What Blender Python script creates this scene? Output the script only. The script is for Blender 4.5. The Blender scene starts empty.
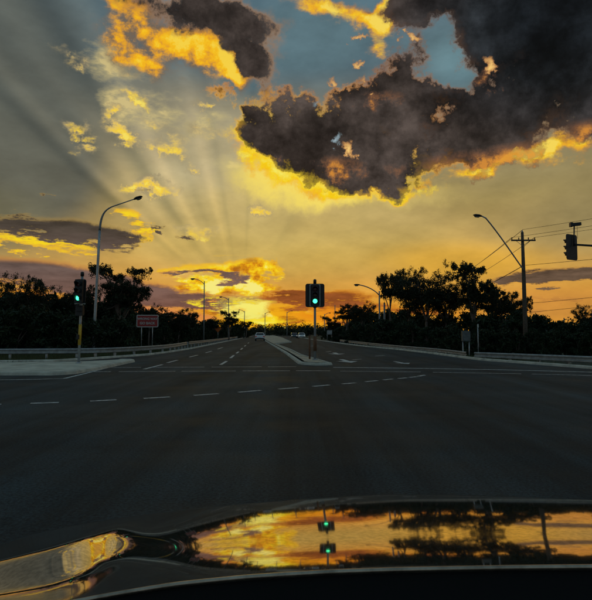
import bpy, bmesh, math, random
import numpy as np
from mathutils import Vector, Matrix, Quaternion
from mathutils import noise as mnoise
random.seed(7)
rng = np.random.default_rng(11)
SC = bpy.context.scene
COL = SC.collection
D2R = math.radians

# ------------------------------------------------------------------ camera
F = 560.0; CX = 296.0; CY = 300.0; HOR = 333.0; CAMZ = 1.4
PITCH = math.atan((HOR - CY) / F)
cd = bpy.data.cameras.new('camera'); cam = bpy.data.objects.new('camera', cd); COL.objects.link(cam)
cam.location = (0, 0, CAMZ); cam.rotation_euler = (math.pi / 2 + PITCH, 0, 0)
cd.sensor_width = 36; cd.sensor_fit = 'HORIZONTAL'; cd.lens = 36 * F / 592.0
cd.clip_start = 0.05; cd.clip_end = 5000
SC.camera = cam
SC.view_settings.view_transform = 'Standard'; SC.view_settings.look = 'None'
SC.view_settings.exposure = 0; SC.view_settings.gamma = 1; SC.view_settings.use_curve_mapping = False
SC.cycles.max_bounces = 4; SC.cycles.adaptive_threshold = 0.03

def direction(px, py):
    f = Vector((0, math.cos(PITCH), math.sin(PITCH))); u = Vector((0, -math.sin(PITCH), math.cos(PITCH)))
    return (f + Vector((1, 0, 0)) * ((px - CX) / F) + u * ((CY - py) / F)).normalized()
def azel(px, py):
    d = direction(px, py)
    return math.degrees(math.atan2(d.x, d.y)), math.degrees(math.asin(d.z))
def lin(c):
    return tuple(((v / 255) / 12.92 if v / 255 <= .04045 else ((v / 255 + .055) / 1.055) ** 2.4) for v in c)

# ------------------------------------------------------------------ sky
SUN_AZ, SUN_EL = azel(243, 312)
world = bpy.data.worlds.new('World'); SC.world = world; world.use_nodes = True
WT = world.node_tree; WT.nodes.clear()
def wn(t, **k):
    n = WT.nodes.new(t)
    for a, b in k.items(): setattr(n, a, b)
    return n
def wl(a, b): WT.links.new(a, b)
def m_(op, a, b=None, c=None, clamp=False):
    n = wn('ShaderNodeMath', operation=op, use_clamp=clamp)
    for i, v in enumerate((a, b, c)):
        if v is None: continue
        if isinstance(v, (int, float)): n.inputs[i].default_value = v
        else: wl(v, n.inputs[i])
    return n.outputs[0]
tc = wn('ShaderNodeTexCoord'); DIR = tc.outputs['Generated']
sp = wn('ShaderNodeSeparateXYZ'); wl(DIR, sp.inputs[0])
AZ = m_('MULTIPLY', m_('ARCTAN2', sp.outputs[0], sp.outputs[1]), 57.29578)
EL = m_('MULTIPLY', m_('ARCSINE', sp.outputs[2]), 57.29578)
cb = wn('ShaderNodeCombineXYZ'); wl(AZ, cb.inputs[0]); wl(EL, cb.inputs[1]); P0 = cb.outputs[0]
SH_ = Vector((-.40, 0, -.92)) * .030      # a small step towards the sun, for lighting the clouds
sv = wn('ShaderNodeVectorMath', operation='ADD'); wl(DIR, sv.inputs[0]); sv.inputs[1].default_value = SH_; DIR2 = sv.outputs[0]
def wnoise(scale, detail=8, rough=.6, zs=1.0, dist=0.0, rot=0.0, off=0.0, src=None):
    mp = wn('ShaderNodeMapping'); wl(src or DIR, mp.inputs['Vector'])
    mp.inputs['Scale'].default_value = (1, 1, zs); mp.inputs['Rotation'].default_value = (0, rot, 0)
    mp.inputs['Location'].default_value = (off, off * .7, off * .3)
    n = wn('ShaderNodeTexNoise'); wl(mp.outputs[0], n.inputs['Vector'])
    n.inputs['Scale'].default_value = scale; n.inputs['Detail'].default_value = detail
    n.inputs['Roughness'].default_value = rough; n.inputs['Distortion'].default_value = dist
    return n
def warp(nz, amp, ampy=None):
    s = wn('ShaderNodeVectorMath', operation='SUBTRACT'); wl(nz.outputs['Color'], s.inputs[0]); s.inputs[1].default_value = (.5, .5, .5)
    q = wn('ShaderNodeVectorMath', operation='MULTIPLY_ADD'); wl(s.outputs[0], q.inputs[0])
    q.inputs[1].default_value = (amp, ampy if ampy else amp, 0); wl(P0, q.inputs[2])
    return q.outputs[0]
NA = wnoise(7, 7, .62)                 # billowing warp
NC = wnoise(19, 7, .68, off=9)         # density
ND = wnoise(12, 7, .66, zs=4.5, off=5) # streaky density
NE = wnoise(11, 5, .6, zs=2.2, rot=-.6, off=2)  # diagonal streaks
NF = wnoise(22, 5, .6, zs=1.4, off=13)   # colour patches
def warp2(na, nb, ax, ay):
    k = wn('ShaderNodeCombineXYZ'); wl(m_('MULTIPLY_ADD', na.outputs['Fac'], ax, m_('SUBTRACT', AZ, ax / 2)), k.inputs[0]); wl(m_('MULTIPLY_ADD', nb.outputs['Fac'], ay, m_('SUBTRACT', EL, ay / 2)), k.inputs[1])
    return k.outputs[0]
NA2 = wnoise(7, 7, .62, src=DIR2); NC2 = wnoise(19, 7, .68, off=9, src=DIR2)
PW = warp(NA, 8.0)
pa = wn('ShaderNodeVectorMath', operation='ADD'); wl(warp(NA2, 8.0), pa.inputs[0]); pa.inputs[1].default_value = (SH_.x * 57.3 * 1.05, SH_.z * 57.3, 0); PW2 = pa.outputs[0]
PL = warp2(NC, ND, 7.0, 4.0); PS = warp2(NF, NC, 5.0, 5.0)
def mapr(v, a, b, c0=0.0, c1=1.0, smooth=True):
    n = wn('ShaderNodeMapRange', interpolation_type='SMOOTHSTEP' if smooth else 'LINEAR'); wl(v, n.inputs[0])
    for i, q in enumerate((a, b, c0, c1)): n.inputs[i + 1].default_value = q
    return n.outputs[0]
def blobs(P, lst, start=0.0):
    acc = None
    for b in lst:
        x, y, rx, ry = b[:4]; rot = b[4] if len(b) > 4 else 0; w = b[5] if len(b) > 5 else 1
        a, e = azel(x, y)
        c = math.cos(D2R(rot)); s = math.sin(D2R(rot))
        a1, e1 = azel(x + rx * c * .5, y - rx * s * .5); a2, e2 = azel(x - rx * c * .5, y + rx * s * .5)
        b1, f1 = azel(x + ry * s * .5, y + ry * c * .5); b2, f2 = azel(x - ry * s * .5, y - ry * c * .5)
        mp = wn('ShaderNodeMapping', vector_type='TEXTURE'); wl(P, mp.inputs['Vector'])
        mp.inputs['Location'].default_value = (a, e, 0)
        mp.inputs['Rotation'].default_value = (0, 0, math.atan2(e1 - e2, a1 - a2))
        mp.inputs['Scale'].default_value = (math.hypot(a1 - a2, e1 - e2), math.hypot(b1 - b2, f1 - f2), 1)
        g = wn('ShaderNodeTexGradient', gradient_type='SPHERICAL'); wl(mp.outputs[0], g.inputs[0])
        acc = m_('MULTIPLY_ADD', g.outputs['Fac'], w, acc if acc is not None else start)
    return acc
def ramp(t, stops, interp='LINEAR'):
    r = wn('ShaderNodeValToRGB'); wl(t, r.inputs[0]); cr = r.color_ramp; cr.interpolation = interp
    while len(cr.elements) < len(stops): cr.elements.new(.5)
    for el, s in zip(cr.elements, sorted(stops, key=lambda s: s[0])):
        el.position = s[0]
    for el, s in zip(cr.elements, sorted(stops, key=lambda s: s[0])):
        el.color = (*lin(s[1]), s[2] if len(s) > 2 else 1)
    return r
def mix(fac, a, b, blend='MIX'):
    n = wn('ShaderNodeMix', data_type='RGBA', blend_type=blend)
    for i, v in ((0, fac), (6, a), (7, b)):
        if isinstance(v, (int, float)): n.inputs[i].default_value = v
        elif isinstance(v, tuple): n.inputs[i].default_value = (*lin(v), 1)
        else: wl(v, n.inputs[i])
    return n.outputs[2]
def dens(P, lst, nz, k):
    t = blobs(P, lst)
    if nz is None: return t
    gate = m_('MULTIPLY', t, 3.0, clamp=True)
    return m_('MULTIPLY_ADD', m_('MULTIPLY', m_('SUBTRACT', nz.outputs['Fac'], .5), gate), k, t)
def cloud(prev, P, lst, nz, k, lo, hi, stops, cn, kc, ks=.5, mid=.6, amount=1.0):
    """cover from the density, colour from a second noise leaning on the density"""
    t = dens(P, lst, nz, k)
    a = wn('ShaderNodeMapRange', interpolation_type='SMOOTHSTEP'); wl(t, a.inputs[0]); a.inputs[1].default_value = lo; a.inputs[2].default_value = hi
    q = m_('MULTIPLY_ADD', m_('SUBTRACT', t, mid), ks, m_('MULTIPLY_ADD', m_('SUBTRACT', cn.outputs['Fac'], .5), kc, .5))
    r = ramp(m_('ADD', q, 0, clamp=True), stops)
    f = a.outputs[0]
    if amount != 1: f = m_('MULTIPLY', f, amount)
    return mix(f, prev, r.outputs['Color'])
def layer(prev, P, lst, stops, nz=None, k=0.0, gate=None, amount=1.0):
    """blobs plus noise make a density; the ramp turns the density into colour and cover"""
    t = dens(P, lst, nz, k)
    t = m_('ADD', t, 0, clamp=True)
    r = ramp(t, stops)
    a = r.outputs['Alpha']
    if amount != 1: a = m_('MULTIPLY', a, amount)
    if gate is not None: a = m_('MULTIPLY', a, gate)
    return mix(a, prev, r.outputs['Color'])
def soft(prev, lst, rgb, amount=1.0, P=None):
    t = blobs(P or P0, lst)
    mr = wn('ShaderNodeMapRange', interpolation_type='SMOOTHSTEP'); wl(t, mr.inputs[0]); mr.inputs[2].default_value = .75
    return mix(m_('MULTIPLY', mr.outputs[0], amount), prev, rgb)

# base gradient by elevation; overhead, beyond view, brightened blue as fill light
EN = m_('DIVIDE', EL, 90, clamp=True)
c = ramp(EN, [(0, (242, 164, 48)), (3 / 90, (230, 162, 56)), (8 / 90, (204, 166, 92)), (13 / 90, (172, 150, 92)),
              (19 / 90, (146, 138, 110)), (26 / 90, (92, 112, 120)), (40 / 90, (92, 128, 146)), (1, (96, 134, 156))]).outputs['Color']
# sides and behind, out of view: sky made bluer and brighter as fill light
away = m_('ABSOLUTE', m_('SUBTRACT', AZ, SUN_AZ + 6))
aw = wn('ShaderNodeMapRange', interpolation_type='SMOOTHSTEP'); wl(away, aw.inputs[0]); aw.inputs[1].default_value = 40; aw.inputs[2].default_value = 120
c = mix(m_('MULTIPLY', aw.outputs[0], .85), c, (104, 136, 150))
#SKYBODY
c = soft(c, [(-40, 70, 230, 200, 0, 1.3), (20, 170, 150, 90, -30, .8)], (90, 94, 87), .9)
c = soft(c, [(-60, 225, 170, 60, 0, 1.2)], (112, 108, 82), .75)
c = soft(c, [(190, 130, 120, 70, -20, 1)], (150, 142, 118), .75)
c = soft(c, [(300, 40, 120, 55, 0, 1.2), (450, 60, 60, 50, 0, 1.3), (245, 85, 40, 20, 0, .8)], (92, 118, 126), .9)
c = soft(c, [(225, 190, 130, 110, 0, 1.0)], (204, 188, 142), .75)
c = soft(c, [(460, 62, 40, 35, 0, 1)], (106, 138, 146), .8)
c = soft(c, [(620, 205, 130, 70, 0, 1)], (140, 126, 86), .7)
c = soft(c, [(250, 225, 150, 60, 0, 1)], (190, 162, 78), .5)
c = soft(c, [(290, 250, 220, 40, 0, 1.2)], (214, 182, 84), .4)
c = soft(c, [(310, 222, 190, 36, 0, 1)], (208, 184, 118), .45)
c = soft(c, [(560, 225, 120, 40, 0, 1)], (152, 136, 92), .5)
c = soft(c, [(460, 262, 120, 28, 0, 1)], (230, 172, 46), .6)
c = soft(c, [(560, 305, 150, 28, 0, 1)], (204, 140, 64), .8)
c = soft(c, [(120, 320, 130, 28, 0, 1)], (214, 128, 92), .8)
c = soft(c, [(20, 300, 60, 14, 0, 1)], (236, 130, 30), .9)
# soft mottling of the veil
vt = wn('ShaderNodeMapRange'); wl(NE.outputs['Fac'], vt.inputs[0]); vt.inputs[1].default_value = .3; vt.inputs[2].default_value = .7
vt.inputs[3].default_value = .84; vt.inputs[4].default_value = 1.16
vb = wn('ShaderNodeCombineXYZ')
for i in range(3): wl(vt.outputs[0], vb.inputs[i])
mm = wn('ShaderNodeMix', data_type='RGBA', blend_type='MULTIPLY'); mm.inputs[0].default_value = 1; wl(c, mm.inputs[6]); wl(vb.outputs[0], mm.inputs[7]); c = mm.outputs[2]
# crepuscular rays fan out of the sun's place
th = m_('ARCTAN2', m_('SUBTRACT', EL, SUN_EL), m_('SUBTRACT', AZ, SUN_AZ))
thn = m_('DIVIDE', th, math.pi, clamp=True)
def rayang(px, py):
    a, e = azel(px, py); return math.atan2(e - SUN_EL, a - SUN_AZ) / math.pi
g = 128
RAYS = [(rayang(80, 62), .009, .26), (rayang(50, 30), .008, .14), (rayang(25, 120), .007, .2), (rayang(80, 165), .007, .16), (rayang(110, 60), .012, -.3),
        (rayang(252, 120), .008, .14), (rayang(160, 100), .012, .12), (rayang(190, 100), .012, -.24), (rayang(210, 110), .008, .12), (rayang(55, 130), .009, -.3), (rayang(330, 200), .03, -.12), (rayang(0, 0), .01, -.16), (rayang(290, 220), .012, .1), (rayang(400, 240), .02, .08)]
RAYS = sorted(RAYS)
rs = [(0, (g, g, g))]
for a, w, k in RAYS: rs.append((a, k, w))
tr = None
for a, w, k in RAYS:
    d = m_('DIVIDE', m_('SUBTRACT', thn, a), w)
    e = m_('MULTIPLY', m_('EXPONENT', m_('MULTIPLY', m_('MULTIPLY', d, d), -1)), -k)
    tr = e if tr is None else m_('ADD', tr, e)
rfade = wn('ShaderNodeMapRange', interpolation_type='SMOOTHSTEP'); wl(EL, rfade.inputs[0]); rfade.inputs[1].default_value = 5; rfade.inputs[2].default_value = 14
rv = m_('ADD', m_('MULTIPLY', tr, rfade.outputs[0]), 1)
rc = wn('ShaderNodeCombineXYZ'); wl(rv, rc.inputs[0]); wl(m_('POWER', rv, .85), rc.inputs[1]); wl(m_('POWER', rv, .7), rc.inputs[2])
mm = wn('ShaderNodeMix', data_type='RGBA', blend_type='MULTIPLY'); mm.inputs[0].default_value = 1; wl(c, mm.inputs[6]); wl(rc.outputs[0], mm.inputs[7]); c = mm.outputs[2]

Y1 = (255, 204, 22); Y2 = (255, 236, 92); O1 = (240, 150, 34)
def tint(prev, val):
    k = wn('ShaderNodeCombineXYZ')
    for i in range(3): wl(val, k.inputs[i])
    n = wn('ShaderNodeMix', data_type='RGBA', blend_type='MULTIPLY'); n.inputs[0].default_value = 1; wl(prev, n.inputs[6]); wl(k.outputs[0], n.inputs[7])
    return n.outputs[2]
# pale sunlit haze below the big cloud
c = soft(c, [(280, 190, 80, 34, -10, 1), (400, 205, 90, 16, 6, .6)], (226, 200, 116), .8, P=PW)
# thin veil streaks, upper left
c = layer(c, PW, [(175, 115, 120, 70, -30, .6), (110, 70, 80, 50, -30, .4), (230, 170, 70, 36, -20, .6)],
          [(.35, (176, 164, 126), 0), (.75, (196, 180, 126), .5), (1, (222, 200, 134), .85)], NE, 3.6)
# sunlit clouds at the upper left
FIRE = [(0, (120, 102, 84)), (.2, (168, 128, 78)), (.4, (224, 158, 52)), (.6, (250, 182, 30)), (.8, (255, 200, 34)), (1, (255, 216, 70))]
c = cloud(c, PW, [(148, 26, 84, 28, -38, .85), (196, 50, 90, 28, -32, .95), (228, 74, 36, 15, -45, .8), (116, 6, 50, 30, -40, .6), (180, 84, 80, 16, -30, .5), (125, 50, 60, 26, -40, .55)],
          NE, 3.4, .02, .8, FIRE, NC, 3.6, .9, .9)
# small bright puffs
PUFF = [(0, (160, 146, 112)), (.3, (200, 176, 118)), (.5, (236, 202, 104)), (.75, (252, 212, 66)), (1, (255, 230, 100))]
c = cloud(c, PS, [(77, 62, 16, 12, 0, .8), (60, 50, 16, 8, -30, .4), (135, 93, 28, 11, -20, .9), (78, 127, 22, 12, -10, .95), (122, 136, 28, 11, -35, 1.1), (160, 146, 60, 9, -18, .6), (110, 112, 18, 10, 0, .6),
               (85, 146, 16, 8, 0, .6), (176, 150, 40, 16, -25, .7), (202, 105, 22, 8, 0, 1), (152, 187, 34, 10, -3, 1.25), (153, 196, 22, 7, 0, .8), (262, 212, 16, 8, 0, 1.1), (198, 228, 32, 8, 0, .8), (205, 233, 24, 4, 0, .4),
               (170, 130, 50, 9, -30, .4), (215, 140, 36, 16, -20, .7), (200, 172, 40, 10, -20, .4)],
          NE, 3.8, .04, 1.05, PUFF, NC, 3.8, 1.1, .8)
# fire along the lower edge of the big cloud
c = soft(c, [(300, 188, 90, 30, -8, 1.2), (352, 196, 60, 18, 0, .6)], (255, 228, 104), .95, P=PW)
LOWF = [(0, (190, 118, 54)), (.22, (232, 148, 40)), (.45, (254, 194, 18)), (.75, (255, 222, 30)), (1, (255, 244, 130))]
c = cloud(c, PW, [(248, 150, 60, 20, -28, .8), (288, 176, 66, 26, -15, 1.1), (330, 176, 46, 30, 0, 1.2), (366, 200, 64, 14, 0, .9), (418, 196, 60, 9, 6, .6)],
          NC, 2.8, .1, .85, [(0, (236, 160, 44)), (.25, (252, 188, 24)), (.6, (255, 214, 20)), (1, (255, 240, 100))], NF, 2.4, .8, .5)
c = cloud(c, PW, [(470, 178, 70, 12, 14, .7), (540, 160, 60, 17, 12, 1.0), (604, 146, 60, 16, 14, .7),
               (382, 10, 20, 32, 0, 1.1), (336, 8, 68, 16, -14, .8), (376, 42, 20, 16, 0, .8)],
          NE, 3.0, .05, .8, [(0, (150, 112, 72)), (.3, (204, 146, 62)), (.55, (244, 176, 40)), (.8, (254, 204, 40)), (1, (255, 222, 90))], NF, 2.4, .9, .45)
# dark clouds: body, with a shaded and a warmer side
DV = m_('MULTIPLY', m_('MULTIPLY', mapr(NC.outputs['Fac'], .36, .64, .5, 1.5, False), mapr(NF.outputs['Fac'], .38, .62, .7, 1.35, False)), mapr(NA.outputs['Fac'], .4, .6, .6, 1.45, False))
DKU = [(.36, (206, 150, 70), 0), (.44, (160, 112, 70), .55), (.54, (96, 80, 72), .95), (.75, (72, 62, 60), 1), (1, (54, 50, 52), 1)]
body = ramp(m_('ADD', m_('SUBTRACT', blobs(P0, [(560, 10, 190, 150, 0, 1.3)]), 0), 0, clamp=True), [(0, (60, 52, 48)), (.3, (48, 45, 45)), (.65, (30, 33, 36)), (1, (20, 24, 28))]).outputs['Color']
body = tint(body, DV)
SD = m_('SQRT', m_('ADD', m_('POWER', m_('ABSOLUTE', m_('SUBTRACT', AZ, SUN_AZ + 2)), 2.0), m_('POWER', m_('ABSOLUTE', m_('MULTIPLY', m_('SUBTRACT', EL, SUN_EL), 1.15)), 2.0)))   # degrees from the sun
SDN = m_('DIVIDE', SD, 50, clamp=True)
LITC = mix(mapr(NF.outputs['Fac'], .42, .62), ramp(SDN, [(0, (255, 226, 60)), (.40, (255, 216, 44)), (.52, (232, 150, 46)), (.64, (168, 112, 66)), (.85, (124, 114, 106)), (1, (90, 90, 92))]).outputs['Color'],
           ramp(SDN, [(0, (255, 240, 120)), (.40, (255, 190, 26)), (.52, (190, 110, 40)), (.64, (130, 90, 64)), (.85, (104, 98, 94)), (1, (80, 80, 84))]).outputs['Color'])
LITA = mapr(SD, 24, 42, 1.0, .35); LITB = mapr(SD, 15, 34, .75, .22)
def lit_cloud(prev, lst, nz, nz2, k, lo, wd, gain=1.0, spread=.15):
    """thick cloud: bright where it thins towards the sun, dark where more cloud stands in the way"""
    t = dens(PW, lst, nz, k); t2 = dens(PW2, lst, nz2, k)
    a = mapr(t, lo - wd * .35, lo + wd * .65)
    thin = mapr(t, lo + .02, lo + .32, 1, 0)
    rim = m_('MULTIPLY', m_('SUBTRACT', t, t2), gain, clamp=True)
    rim = m_('MULTIPLY', rim, mapr(t, lo + .15, lo + .75, 1, 0))
    l = m_('ADD', m_('MULTIPLY', thin, LITA), m_('MULTIPLY', rim, LITB), clamp=True)
    return mix(a, prev, mix(l, body, LITC))
def dark(prev, lst, nz, k, lo=.36, edge=(206, 140, 60), P=None, core=None, wd=.5):
    t = dens(P or PW, lst, nz, k)
    a = mapr(t, lo - wd * .4, lo + wd * .6)
    r = mapr(t, lo, lo + .4)
    if isinstance(core, tuple): core = tint(mix(0.0, core, core), mapr(ND.outputs['Fac'], .38, .62, .7, 1.45, False))
    return mix(a, prev, mix(r, edge, core or body))
c = dark(c, [(188, 8, 120, 32, -14, 1.2), (236, 34, 66, 34, -28, 1.0), (252, 68, 54, 18, -34, 1.2), (345, 0, 70, 10, -8, .5)], NC, 2.6, edge=(176, 122, 66), wd=.8)
c = lit_cloud(c, [(298, 120, 80, 46, -5, 1.0), (258, 132, 44, 30, -14, .8), (238, 102, 46, 14, -10, .8), (360, 130, 90, 60, 0, .9), (400, 68, 44, 40, 0, 1.1), (380, 100, 55, 30, 0, .6), (318, 156, 70, 30, 0, 1.0), (276, 150, 50, 22, -20, .9), (306, 172, 36, 30, 0, 1.0), (262, 138, 44, 16, -20, .7), (372, 192, 56, 20, 0, .9),
               (450, 135, 110, 46, 8, 1.0), (520, 110, 110, 55, 15, 1.1), (560, 36, 125, 85, 0, 1.6), (470, 2, 100, 26, 0, 1.2), (418, 4, 60, 20, 0, 1.0), (388, 182, 70, 26, 6, 1.2), (350, 176, 50, 26, 0, .7), (480, 158, 70, 18, 12, .8), (610, 90, 90, 60, 0, 1.0), (590, 136, 60, 16, 20, .7), (640, 0, 120, 120, 0, 1.0), (445, 98, 60, 22, 0, .8), (488, 40, 50, 40, 0, .9), (440, 18, 60, 20, 0, .7), (425, 90, 40, 24, 0, .6)],
          NC, NC2, 2.9, .34, .5)
# breaks and lit knots inside the cloud
GK = mapr(NE.outputs['Fac'], .52, .68)
c = layer(c, PS, [(430, 168, 140, 26, 6, .6), (510, 152, 120, 24, 12, .55), (590, 128, 60, 26, 12, .6), (380, 92, 60, 20, 0, .42), (490, 70, 34, 28, 0, .5), (290, 154, 60, 20, -20, .42), (340, 160, 40, 22, 0, .5)],
          [(.42, (96, 72, 60), 0), (.75, (142, 94, 60), .55), (1, (226, 148, 56), .85)], NC, 3.4)
c = layer(c, PS, [(338, 140, 12, 9, -20, 1.0), (322, 104, 16, 7, 0, .7)], [(.4, (110, 124, 128), 0), (.65, (130, 150, 158), .85), (1, (166, 184, 192), 1)], NC, 2.2)
c = layer(c, PS, [(352, 148, 14, 9, -25, 1.1), (490, 62, 16, 15, -20, .9), (358, 62, 14, 7, 0, .8), (338, 82, 13, 8, 0, .8), (365, 80, 10, 10, 0, .7),
               (360, 34, 12, 6, 0, .8), (410, 34, 10, 8, 0, .8), (404, 26, 7, 4, 0, .7), (232, 106, 12, 6, 0, .6)],
          [(.36, (140, 100, 70), 0), (.6, (206, 150, 90), .85), (1, (252, 206, 120), 1)], NC, 2.2)
# low sky
LOWY = [(.3, (226, 184, 70), 0), (.5, (244, 188, 44), .85), (.85, (255, 220, 34), 1)]
c = layer(c, PL, [(30, 240, 120, 13, -3, 1.0), (130, 217, 28, 12, -5, 1.2), (136, 240, 18, 18, 0, .8), (0, 300, 70, 14, 0, .9), (40, 250, 90, 6, -5, .5), (215, 272, 70, 15, 0, 1.1), (255, 274, 32, 22, 0, 1.1), (180, 292, 70, 6, -5, .7), (225, 255, 80, 8, 0, .3)], LOWY, ND, 3.4)
c = soft(c, [(268, 318, 120, 22, 0, 1.1)], (250, 180, 22), .9)
c = soft(c, [(330, 314, 60, 14, 0, 1.0)], (236, 128, 26), .7)
c = cloud(c, PL, [(232, 288, 60, 34, 0, .9), (256, 268, 26, 20, 0, .7), (262, 318, 110, 18, 0, .7), (200, 276, 70, 14, 0, .5)], ND, 3.2, .2, .7,
          [(0, (176, 104, 24)), (.3, (226, 150, 22)), (.55, (252, 204, 26)), (.8, (255, 228, 50)), (1, (255, 242, 130))], NF, 5.0, .4, .6)
LB = tint(ramp(m_('MULTIPLY', EL, .1, clamp=True), [(0, (112, 62, 40)), (.35, (112, 84, 74)), (.6, (104, 86, 80)), (1, (72, 64, 56))]).outputs['Color'], mapr(ND.outputs['Fac'], .36, .64, .75, 1.35, False))
c = dark(c, [(20, 229, 80, 11, -6, 1.1), (85, 231, 70, 15, -8, 1.3), (120, 242, 28, 13, -12, 1.1), (20, 216, 24, 4, 0, .8), (190, 236, 16, 3.5, -15, .8), (158, 226, 14, 3, -15, .7), (36, 193, 10, 3.5, 0, .7), (140, 189, 11, 3, 0, .5), (0, 222, 60, 6, 0, .5)], ND, 3.0, edge=(158, 130, 74), P=PL, core=LB)
c = dark(c, [(30, 274, 120, 21, -4, 1.4), (120, 290, 100, 19, -6, 1.3), (190, 302, 70, 10, 0, 1.1), (200, 273, 50, 5, 0, 1.2), (232, 277, 24, 6, 0, .9), (265, 301, 60, 10, 0, .8)], ND, 2.8, edge=(196, 132, 70), P=PL, core=LB)
# rosy and orange rifts low on the left
c = layer(c, PL, [(150, 312, 110, 12, -5, .8), (60, 318, 90, 12, 0, .6), (195, 322, 60, 10, 0, .8)], [(.4, (190, 110, 70), 0), (.7, (222, 134, 76), .8), (1, (246, 160, 70), 1)], ND, 2.6)
RB = (138, 76, 36)
c = dark(c, [(320, 298, 90, 12, 0, 1.2), (290, 294, 36, 7, 0, .7), (400, 310, 100, 9, 0, .6), (225, 313, 70, 5, 0, .7), (300, 322, 110, 4, 0, .6), (350, 325, 60, 5, 0, .6), (280, 310, 80, 5, 0, .4)], ND, 2.8, edge=(204, 120, 26), P=PL, core=RB)
c = dark(c, [(550, 277, 85, 11, 4, 1.3), (620, 270, 60, 14, 5, 1.0), (515, 281, 50, 8, 0, .6)], ND, 2.8, edge=(186, 134, 66), P=PL, core=(98, 78, 62))
c = layer(c, PL, [(560, 298, 130, 8, 0, .6), (540, 310, 110, 8, 0, .6), (450, 300, 120, 10, 0, .3), (500, 255, 100, 6, 0, .3), (350, 285, 110, 8, 0, .4), (330, 262, 120, 14, 0, .3)],
          [(.45, (176, 112, 60), 0), (.8, (160, 104, 60), .6), (1, (140, 94, 66), .8)], ND, 2.6)
c = soft(c, [(243, 309, 30, 13, 0, 1.1)], (255, 246, 120), .95, P=PL)
c = layer(c, PL, [(255, 320, 70, 9, 0, .9), (262, 303, 40, 6, 0, .7), (215, 300, 50, 4, 0, .8)], [(.35, (255, 200, 30), 0), (.7, (255, 232, 40), .9), (1, (255, 244, 110), 1)], ND, 2.0)
# broken dark cloud over the rest of the sky, beyond the view
ob = wn('ShaderNodeMapRange', interpolation_type='SMOOTHSTEP'); wl(NA.outputs['Fac'], ob.inputs[0]); ob.inputs[1].default_value = .48; ob.inputs[2].default_value = .6
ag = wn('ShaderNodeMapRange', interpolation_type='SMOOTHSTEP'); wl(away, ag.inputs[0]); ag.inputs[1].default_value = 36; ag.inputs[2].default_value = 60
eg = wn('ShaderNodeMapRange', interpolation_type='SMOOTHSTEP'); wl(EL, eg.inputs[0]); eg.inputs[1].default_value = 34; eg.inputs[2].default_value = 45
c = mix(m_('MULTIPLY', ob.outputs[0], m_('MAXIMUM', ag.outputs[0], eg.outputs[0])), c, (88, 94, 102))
# below the horizon (hidden by the ground)
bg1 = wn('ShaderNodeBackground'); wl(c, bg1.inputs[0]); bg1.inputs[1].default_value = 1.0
sky = wn('ShaderNodeTexSky', sky_type='NISHITA'); sky.sun_disc = False
sky.sun_elevation = D2R(.5); sky.sun_rotation = D2R(SUN_AZ); sky.air_density = 1.5; sky.dust_density = 3
bg2 = wn('ShaderNodeBackground'); wl(sky.outputs[0], bg2.inputs[0]); bg2.inputs[1].default_value = 0.05
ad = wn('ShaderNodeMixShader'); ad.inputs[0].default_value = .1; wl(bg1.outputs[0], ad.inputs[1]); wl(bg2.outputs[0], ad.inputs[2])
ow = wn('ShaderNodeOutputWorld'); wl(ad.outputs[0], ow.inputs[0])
world.cycles.sampling_method = 'NONE'; world.cycles.sample_map_resolution = 256
sd = bpy.data.lights.new('sun', 'SUN'); sun = bpy.data.objects.new('sun', sd); COL.objects.link(sun)
sd.energy = 0.5; sd.angle = D2R(.8); sd.color = (1, .66, .34)
SUN_EL = .12   # the disc itself sits down in the far trees
sdir = Vector((math.sin(D2R(SUN_AZ)) * math.cos(D2R(SUN_EL)), math.cos(D2R(SUN_AZ)) * math.cos(D2R(SUN_EL)), math.sin(D2R(SUN_EL))))
sun.rotation_euler = sdir.to_track_quat('Z', 'Y').to_euler()

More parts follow.
